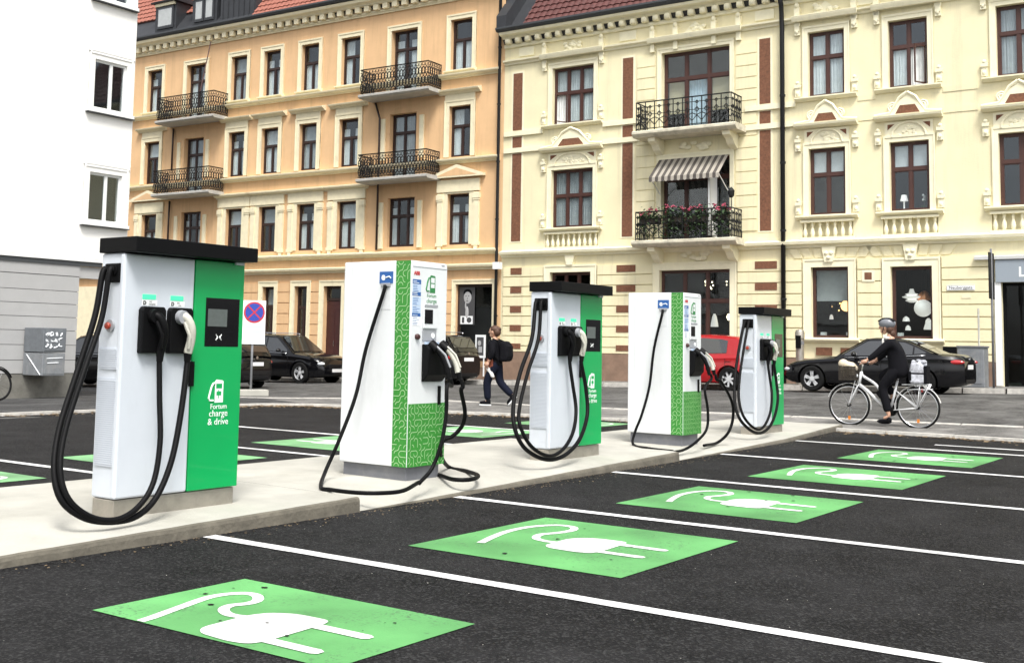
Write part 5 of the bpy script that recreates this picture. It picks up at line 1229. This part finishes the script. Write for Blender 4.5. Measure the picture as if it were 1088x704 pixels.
car(SUV, 'dark car whose wheel shows through the passage beside the white building', (22.5, 31.0, zg(22.5, 31)), math.pi/2+.1, 'carblack')

# ============================================================ BICYCLES
def bike(name, label, loc, head, fm, lean=0, city=True):
    t = thing(name, label, 'bicycle', loc, head); t.rotation_euler = (lean, 0, head)
    r = .352; WBs = 1.15; F_, Rr = (WBs/2, 0, r), (-WBs/2, 0, r)
    for c in (F_, Rr):
        N = 36; w_ = MB(); w_.tube([(r*math.cos(2*math.pi*k/N)*.965, 0, r*math.sin(2*math.pi*k/N)*.965) for k in range(N+1)], .018, 7, False)
        w_ = w_.build('wheel', 'tyre', t, smooth='all'); w_.location = c
        MB().tube([(r*math.cos(2*math.pi*k/N)*.905, 0, r*math.sin(2*math.pi*k/N)*.905) for k in range(N+1)], .012, 6, False).build('rim', 'chrome' if city else 'cartrim', w_, smooth='all')
        sp = MB()
        for k in range(18): a = 2*math.pi*k/18; sp.tube([(0, .02*(-1)**k, 0), (r*.9*math.cos(a), 0, r*.9*math.sin(a))], .0018, 3)
        sp.build('spokes', 'chrome', w_); MB().lathe([(.03,-.045),(.03,.045)], (0,0,0), 'Y', 10).build('hub', 'cartrim', w_)
        MB().box(-.02, .02, -.008, .008, -r*.62-.03, -r*.62+.03).build('reflector', 'reflector', w_)
        fd = MB(); V = []
        a0, a1 = (20, 190) if c is F_ else (-8, 165)
        for k in range(17): a = R(a0+(a1-a0)*k/16); V.append((c[0]+(r+.028)*math.cos(a), 0, c[2]+(r+.028)*math.sin(a)))
        for k in range(16):
            p, q = Vector(V[k]), Vector(V[k+1]); yv = Vector((0, .026, 0)); o_ = Vector((0, 0, .0))
            fd.add([p-yv, p+yv, q+yv, q-yv], [(0,1,2,3)])
        f_ = fd.build('mudguard', fm, t); s_ = f_.modifiers.new('s', 'SOLIDIFY'); s_.thickness = .006
    BB = (-.12, 0, .29); ST = (-.245, 0, .80); HT = (.36, 0, .93); HB = (.40, 0, .72)
    fr = MB(); fr.tube(smoothpath([HT, (.33, 0, .86), (.12, 0, .72), (-.02, 0, .50), BB], 6), .024, 8); fr.tube(smoothpath([HB, (.25, 0, .60), (.06, 0, .42), BB], 6), .026, 8)
    fr.tube([BB, ST], .02, 8); fr.tube([HT, HB], .026, 8)
    for sg in (.06, -.06):
        fr.tube([BB, (Rr[0], sg, Rr[2])], .011, 6); fr.tube([(-.2, 0, .64), (Rr[0], sg, Rr[2])], .011, 6); fr.tube([HB, (HB[0]+.015, sg*.9, .68), (F_[0], sg*.9, F_[2])], .014, 6)
        fr.tube([(-.33, sg, .735), (-.78, sg, .75)], .009, 5); fr.tube([(Rr[0], sg, Rr[2]), (-.62, sg, .74)], .009, 5); fr.tube([(Rr[0], sg, Rr[2]), (-.78, sg, .75)], .008, 5); fr.tube([(Rr[0], sg*1.3, Rr[2]), (-.42, sg*1.3, .66), (-.8, sg*1.3, .67)], .006, 4)
    fr.build('frame', fm, t, smooth='all')
    MB().tube([(BB[0], 0, BB[2]), (.05, 0, .46)], .001, 3)
    bt = MB(); bt.tube([(.10, 0, .60), (-.06, 0, .40)], .038, 8); bt.build('battery', 'black', t, smooth='all')
    MB().lathe([(.1,-.006),(.1,.006)], (BB[0], -.05, BB[2]), 'Y', 20).build('chainwheel', 'cartrim', t); MB().box(BB[0]-.05, BB[0]+.05, -.06, .06, BB[2]-.06, BB[2]+.06).build('motor', 'black', t, bevel=.02)
    MB().tube([(BB[0], .06, BB[2]), (BB[0]+.03, .085, BB[2]-.17)], .011, 6).build('crank', 'chrome', t); MB().tube([(BB[0], -.06, BB[2]), (BB[0]-.03, -.085, BB[2]+.17)], .011, 6).build('crank', 'chrome', t)
    MB().box(BB[0]-.02, BB[0]+.08, .09, .18, BB[2]-.18, BB[2]-.16).build('pedal', 'black', t); MB().box(BB[0]-.08, BB[0]+.02, -.18, -.09, BB[2]+.16, BB[2]+.18).build('pedal', 'black', t)
    MB().tube([ST, (-.275, 0, .90)], .014, 7).build('seat_post', 'chrome', t); MB().ball((-.29, 0, .925), .13, .085, .04, 12, 8).build('saddle', 'black', t, smooth='all')
    hb = MB(); hb.tube(smoothpath([HT, (.335, 0, 1.03), (.35, 0, 1.08)], 4), .014, 7)
    for sg in (1, -1): hb.tube(smoothpath([(.35, 0, 1.08), (.37, sg*.1, 1.10), (.32, sg*.25, 1.10), (.20, sg*.29, 1.07)], 5), .012, 7)
    hb.build('handlebar', 'chrome', t, smooth='all')
    for sg in (1, -1): MB().tube([(.25, sg*.28, 1.085), (.15, sg*.295, 1.055)], .017, 7).build('grip', 'black', t, smooth='all')
    if city:
        MB().ball((.45, 0, .86), .035, .035, .035, 10, 8).build('headlight', 'lens', t, smooth='all')
        bk = MB()
        for k in range(7): u = k/6; bk.box(.43, .70, -.16, .16, .80+.22*u, .805+.22*u)
        for k in range(12):
            a = k/11; bk.box(.43, .435, -.16+.32*a-.004, -.16+.32*a+.004, .78, 1.03); bk.box(.695, .70, -.16+.32*a-.004, -.16+.32*a+.004, .78, 1.03); x = .43+.27*a; bk.box(x-.004, x+.004, -.163, -.158, .78, 1.03); bk.box(x-.004, x+.004, .158, .163, .78, 1.03)
        bk.build('front_basket', 'wicker', t); MB().tube([(.44, .08, .80), (.55, .07, .40)], .007, 5).tube([(.44, -.08, .80), (.55, -.07, .40)], .007, 5).build('basket_stay', fm, t)
    MB().box(-.66, -.635, -.03, .03, .62, .68).build('rear_light', 'tail', t)
    return t
BX, BY, BZ = 20.12, 5.97, .035
bike('bicycle', 'silver step-through bicycle being ridden along the footway', (BX, BY, BZ), math.pi/2+.03, 'bikew')
bike('bicycle', 'dark bicycle leaning on the board wall at the left edge of the picture', (at_y(17, 410, 22.3).x-.96, 22.3, zg(13.9, 22.3)+.04), .05, 'cartrim', R(-10), False)
inb = lambda x, y, z: Matrix.Translation((BX, BY, BZ)) @ Matrix.Rotation(math.pi/2+.03, 4, 'Z') @ Vector((x, y, z))
b = MB(); rr = random.Random(2)
for k in range(9): b.ball((rr.uniform(-.1, .1), rr.uniform(-.1, .1), .05+rr.uniform(0, .16)), rr.uniform(.06, .1), rr.uniform(.06, .1), rr.uniform(.05, .09), 9, 7)
o = b.build('bundle', 'creamcloth', smooth='all'); o.location = inb(.565, 0, .86); tag(o, 'cream cloth bundle in the front basket of the ridden bicycle', 'cloth')
t = thing('shopping_bag', 'white and dark patterned shopping bag on the rear rack of the ridden bicycle', 'bag', inb(-.60, 0, .76), math.pi/2)
b = MB(); b.prism([(-.13,0),(.13,0),(.15,.16),(.12,.3),(.03,.36),(-.08,.33),(-.14,.18)], -.11, .11, lambda u, v, d: (u, d, v)); b.build('bag_body', 'bag', t, bevel=.03)
b = MB(); rb = random.Random(8)
for k in range(12): b.ball((rb.uniform(-.1, .1), rb.uniform(-.07, .07), .28+rb.uniform(0, .12)), rb.uniform(.03, .06), rb.uniform(.03, .05), rb.uniform(.02, .06), 7, 5)
b.build('bag_crumple', 'bag', t, smooth=True); MB().box(-.155, -.10, -.1, .118, .0, .3).box(-.15, .15, -.112, .116, .155, .185).box(.1, .15, -.1, .118, .05, .2).build('bag_strap', 'blackcloth', t, bevel=.01)

# ============================================================ PEOPLE
def skinmesh(name, verts, edges, m, parent, root=0, sub=2):
    """verts: list of (xyz, radius or (rx, ry))"""
    me = bpy.data.meshes.new(name); me.from_pydata([v[0] for v in verts], edges, []); o = bpy.data.objects.new(name, me); C.objects.link(o)
    sk = o.modifiers.new('skin', 'SKIN'); sk.use_smooth_shade = True
    lay = me.skin_vertices[0].data if me.skin_vertices else None
    if lay is None:
        bm = bmesh.new(); bm.from_mesh(me); bm.verts.layers.skin.verify(); bm.to_mesh(me); bm.free(); lay = me.skin_vertices[0].data
    for i, v in enumerate(verts):
        rr = v[1] if isinstance(v[1], tuple) else (v[1], v[1]); lay[i].radius = rr; lay[i].use_root = (i == root)
    sb = o.modifiers.new('sub', 'SUBSURF'); sb.levels = sub; sb.render_levels = sub
    me2 = evalmesh(o); bpy.data.objects.remove(o)
    me2.polygons.foreach_set('use_smooth', [True]*len(me2.polygons))
    return obj(name, me2, m, parent)
def chain(n, s=0): return [(s+i, s+i+1) for i in range(n-1)]
def hand(parent, wrist, d, palm, m='skin', curl=.5):
    """palm and five bent fingers; d: pointing direction, palm: direction the palm faces"""
    d = Vector(d).normalized(); p = Vector(palm).normalized(); s = d.cross(p).normalized(); w0 = Vector(wrist)
    b = MB(); b.tube([w0-d*.02, w0+d*.03, w0+d*.08], [.026, .036, .036], 8)
    for k, (o_, L) in enumerate(((-.028, .065), (-.009, .075), (.010, .07), (.028, .055))):
        a = w0+d*.075+s*o_; q = a+d*L*.45+p*L*.25*curl; e = q+d*L*.1+p*L*.5*curl; b.tube([a, q, e], [.010, .009, .008], 6)
    a = w0+d*.03-s*.03; b.tube([a, a+d*.03-s*.03, a+d*.06-s*.03+p*.03*curl], [.012, .010, .009], 6)
    return b.build('hand', m, parent, smooth='all')
def head(parent, c, tilt=0):
    x, y, z = c; b = MB(); b.ball((x, y, z+.02), .098, .078, .115, 14, 10); b.ball((x+.03, y, z-.06), .06, .055, .06, 12, 8); b.ball((x+.098, y, z-.005), .022, .014, .022, 8, 6)
    for sg in (1, -1): b.ball((x-.005, y+sg*.078, z), .022, .01, .032, 8, 6)
    o = b.build('head', 'skin', parent, smooth='all')
    MB().ball((x+.087, y+.03, z+.03), .009, .012, .008, 8, 6).ball((x+.087, y-.03, z+.03), .009, .012, .008, 8, 6).box(x+.083, x+.089, y-.022, y+.022, z-.058, z-.052).build('face_features', 'hair', o, smooth=True)
    return o
# ---- the cyclist, sitting on the saddle, hands on the bars
cy = thing('person', 'person in black clothes and grey helmet riding the silver bicycle', 'person', (BX, BY, BZ), math.pi/2+.03)
sk = [((-.29,0,.99),.085), ((-.26,0,1.18),.08), ((-.19,0,1.40),.09), ((-.14,0,1.52),.055), ((-.11,0,1.62),.05)]
ed = chain(5)
def limb(pts, at):
    s = len(sk); sk.extend(pts); ed.append((at, s)); ed.extend(chain(len(pts), s))
limb([((-.14,.17,1.43),.055), ((.03,.23,1.26),.042), ((.2,.285,1.12),.03)], 2); limb([((-.14,-.17,1.43),.055), ((.03,-.23,1.26),.042), ((.2,-.285,1.12),.03)], 2)
limb([((-.22,.10,.93),.06), ((-.02,.11,.68),.05), ((-.10,.12,.30),.045), ((-.13,.12,.20),.032), ((-.03,.12,.15),.03)], 0); limb([((-.22,-.10,.95),.06), ((.06,-.11,.88),.05), ((-.10,-.12,.58),.048), ((-.17,-.12,.50),.034), ((-.08,-.12,.49),.03)], 0)
skinmesh('body', sk, ed, 'skin', cy)
head(cy, (-.06, 0, 1.70))
jk = [((-.27,0,.82),.19), ((-.27,0,1.0),.185), ((-.24,0,1.22),.165), ((-.18,0,1.40),.155), ((-.15,0,1.49),.075)]; je = chain(5)
sk, ed = jk, je
limb([((-.15,.17,1.43),.075), ((.02,.24,1.26),.06), ((.17,.285,1.135),.045)], 3); limb([((-.15,-.17,1.43),.075), ((.02,-.24,1.26),.06), ((.17,-.285,1.135),.045)], 3)
skinmesh('jacket', sk, ed, 'blackcloth', cy)
sk = [((-.28,0,1.06),.12), ((-.27,0,.95),.145)]; ed = [(0, 1)]
limb([((-.20,.10,.93),.115), ((-.01,.11,.68),.085), ((-.08,.12,.42),.075), ((-.11,.12,.26),.066)], 1); limb([((-.20,-.10,.96),.115), ((.06,-.11,.88),.088), ((-.07,-.12,.66),.07), ((-.14,-.12,.55),.06)], 1)
skinmesh('trousers', sk, ed, 'blackcloth', cy)
for p in ((-.05, .125, .105), (-.10, -.125, .455)): MB().ball(p, .125, .045, .042, 12, 8).ball((p[0]-.08, p[1], p[2]+.03), .045, .04, .045).build('shoe', 'blackcloth', cy, smooth='all')
hand(cy, (.2, .285, 1.12), (.9, 0, -.35), (0, -.2, -1)); hand(cy, (.2, -.285, 1.12), (.9, 0, -.35), (0, .2, -1))
b = MB(); b.ball((-.085, 0, 1.77), .145, .115, .10, 18, 10); hm = b.build('helmet', 'helmet', cy, smooth='all')
q = MB()
for y in (-.07, -.025, .025, .07): q.tube([(-.085+.14*math.cos(a), y, 1.77+(.097-abs(y)*.25)*math.sin(a)) for a in [R(20+14*k) for k in range(11)]], .011, 5)
q.build('helmet_vent', 'black', hm, smooth='all'); MB().tube([(-.06, .085, 1.72), (-.02, .07, 1.63), (-.0, 0, 1.60), (-.02, -.07, 1.63), (-.06, -.085, 1.72)], .007, 5).build('chin_strap', 'black', hm)
MB().ball((-.13, 0, 1.67), .07, .084, .085, 12, 8).ball((-.17, .0, 1.60), .045, .06, .07).build('hair', 'hair', cy, smooth='all'); MB().ball((-.10, 0, 1.52), .075, .075, .035, 12, 8).ball((-.02, .03, 1.45), .02, .03, .07).build('scarf', 'whitecloth', cy, smooth='all')
# ---- the pedestrian with a backpack, mid-stride
pd = thing('person', 'person in black with a backpack walking away past the chargers', 'person', (19.95, 13.95, .035), R(100))
sk = [((0,0,.90),.085), ((.01,0,1.10),.085), ((.02,0,1.28),.115), ((.03,0,1.40),.052), ((.04,0,1.48),.048)]; ed = chain(5)
limb([((.02,.16,1.32),.052), ((-.03,.22,1.10),.042), ((.08,.21,.90),.028)], 2); limb([((.02,-.16,1.32),.052), ((-.06,-.21,1.10),.042), ((.0,-.22,.88),.028)], 2)
limb([((.02,.085,.86),.06), ((.16,.085,.50),.05), ((.12,.085,.12),.036), ((.19,.085,.06),.03)], 0); limb([((-.01,-.085,.86),.06), ((-.04,-.085,.50),.05), ((-.34,-.085,.22),.036), ((-.30,-.085,.10),.03)], 0)
skinmesh('body', sk, ed, 'skin', pd); head(pd, (.06, 0, 1.545))
sk = [((0,0,.80),.14), ((.0,0,.97),.135), ((.01,0,1.15),.13), ((.02,0,1.29),.14), ((.03,0,1.37),.08)]; ed = chain(5)
limb([((.02,.16,1.32),.085), ((-.03,.22,1.12),.068), ((.05,.215,.96),.055)], 3); limb([((.02,-.16,1.32),.085), ((-.06,-.21,1.12),.068), ((-.02,-.22,.95),.055)], 3)
skinmesh('shirt', sk, ed, 'blackcloth', pd); pd.scale = (1.04, 1.1, 1.0)
sk = [((0,0,.98),.105), ((0,0,.88),.12)]; ed = [(0, 1)]
limb([((.02,.085,.82),.10), ((.16,.085,.50),.088), ((.13,.085,.11),.07)], 1); limb([((-.01,-.085,.82),.10), ((-.04,-.085,.50),.088), ((-.33,-.085,.22),.07)], 1)
skinmesh('jeans', sk, ed, 'denim', pd)
for (p, an) in (((.19, .085, .05), 0), ((-.31, -.085, .13), R(48))):
    M = Matrix.Translation(p) @ Matrix.Rotation(an, 4, 'Y')
    s_ = MB().ball((0,0,.01), .13, .05, .045, 12, 8).ball((-.07,0,.05), .05, .045, .05); s_.xf(M).build('shoe', 'blackcloth', pd, smooth='all')
    MB().prism([(-.12,-.035),(.1,-.04),(.135,0),(.1,.04),(-.12,.035),(-.14,0)], -.045, -.02, lambda u, v, d: (u, v, d)).xf(M).build('sole', 'signwhite', pd)
hand(pd, (.08, .21, .90), (.4, 0, -1), (0, -1, 0)); hand(pd, (.0, -.22, .88), (.1, 0, -1), (0, 1, 0))
MB().ball((.035, 0, 1.60), .105, .092, .09, 14, 10).ball((-.01, 0, 1.55), .08, .085, .10).ball((-.05, 0, 1.61), .05, .05, .045).build('hair', 'hair', pd, smooth='all')
bp_ = MB().prism([(-.13,.92),(-.30,.94),(-.33,1.05),(-.32,1.25),(-.24,1.36),(-.13,1.36)], -.15, .15, lambda u, v, d: (u, d, v)).build('backpack', 'blackcloth', pd, bevel=.05)
MB().tube([(-.13,.1,1.34),(.02,.11,1.40),(.13,.11,1.25),(.08,.13,1.08),(-.12,.13,.98)], .018, 5).tube([(-.13,-.1,1.34),(.02,-.11,1.40),(.13,-.11,1.25),(.08,-.13,1.08),(-.12,-.13,.98)], .018, 5).build('strap', 'black', bp_)
MB().prism([(.14,1.0),(.15,.86),(.05,.76),(-.02,.82),(.02,1.0)], .06, .16, lambda u, v, d: (u, d, v)).build('waist_cloth', 'redcloth', pd, bevel=.03); MB().prism([(.15,.86),(.16,.78),(.02,.58),(-.04,.60),(.04,.78)], .1, .17, lambda u, v, d: (u, d, v)).build('hanging_cloth', 'whitecloth', pd, bevel=.03)

# ============================================================ STREET FURNITURE
p = at_x(266, 417, 20.3)
sg_ = thing('no_stopping_sign', 'no-stopping sign on a white board with grey post and concrete foot', 'sign', (20.2, 21.65, zg(20.2, 21.65)), R(238))
# local +x looks at the camera
MB().box(-.2, .2, -.42, .42, 0, .16).build('concrete_foot', 'conc', sg_, bevel=.02); MB().tube([(0,0,.1),(0,0,2.40)], .03, 10).build('post', 'grey', sg_, smooth='all')
bd = MB().box(.035, .05, -.28, .30, 1.30, 2.40).build('board', 'signwhite', sg_)
dc = lambda r, x, m, nm: MB().lathe([(0, x), (r, x), (r, x-.004)], (0, 0.01, 2.10), 'X', 32).build(nm, m, bd)
dc(.265, .058, 'signred', 'red_ring'); dc(.225, .060, 'signblue', 'blue_disc')
MB().prism([(-.17,-.145),(-.145,-.17),(.17,.145),(.145,.17)], .0605, .0625, lambda u, v, d: (d, u+.01, 2.10+v)).prism([(.17,-.145),(.145,-.17),(-.17,.145),(-.145,.17)], .0607, .0632, lambda u, v, d: (d, u+.01, 2.10+v)).build('red_cross', 'signred', bd)
q = MB()
for k in range(3): q.box(.0505, .052, -.2, .22, 1.72-k*.12, 1.75-k*.12)
q.build('sign_print', 'panel', bd)
def post(label, X, Y, h, r, m, name='sign_post', extra=None):
    t = thing(name, label, 'post', (X, Y, zg(X, Y)+.12)); MB().tube([(0,0,-.05),(0,0,h)], r, 9).build('pole', m, t, smooth='all')
    if extra: extra(t)
    return t
P1 = at_x(1056, 413, 30.6); post('thin dark sign post on the pavement before the grey shop fascia', 30.6, P1.y, 3.45, .028, 'greyplinth', extra=lambda t: MB().box(-.28, .28, -.012, .012, 2.2, 3.35).build('side_on_sign', 'cartrim', t))
P2 = at_x(1041, 400, 31.2); post('short thin yellowish stake before the rusticated wall', 31.2, P2.y, 2.0, .025, 'lgrey', 'stake')
P3 = at_x(850, 390, 30.9)
t = thing('parking_meter', 'round grey metal pay post behind the bonnet of the black saloon', 'post', (30.9, P3.y, zf(P3.y))); MB().lathe([(.11,0),(.11,1.25),(.13,1.27),(.13,1.42),(.1,1.5),(0,1.53)], (0,0,0), 'Z', 16).build('column', 'steel', t, smooth=True); MB().box(-.14, -.1, -.07, .07, 1.0, 1.35).build('display', 'black', t); MB().lathe([(.115,1.1),(.115,1.2)], (0,0,0), 'Z', 16).build('band', 'greyplinth', t)
P4 = at_x(1034, 395, 31.4)
t = thing('utility_box', 'grey street cabinet on the pavement behind the tail of the black saloon', 'cabinet', (31.4, P4.y, zf(P4.y))); MB().box(-.25, .25, -.32, .32, 0, 1.0).build('housing', 'cab', t, bevel=.015); MB().box(-.27, .27, -.34, .34, 1.0, 1.05).build('lid', 'greyplinth', t, bevel=.01); MB().box(-.262, -.25, -.26, .26, .1, .92).build('door', 'cab', t); MB().box(-.268, -.26, .1, .2, .4, .6).build('sticker', 'signwhite', t)

# ------------------------------------------------------------ render settings
scene.render.engine = 'CYCLES'
scene.cycles.max_bounces = 8; scene.cycles.transparent_max_bounces = 12
scene.render.resolution_x, scene.render.resolution_y = 1024, 662
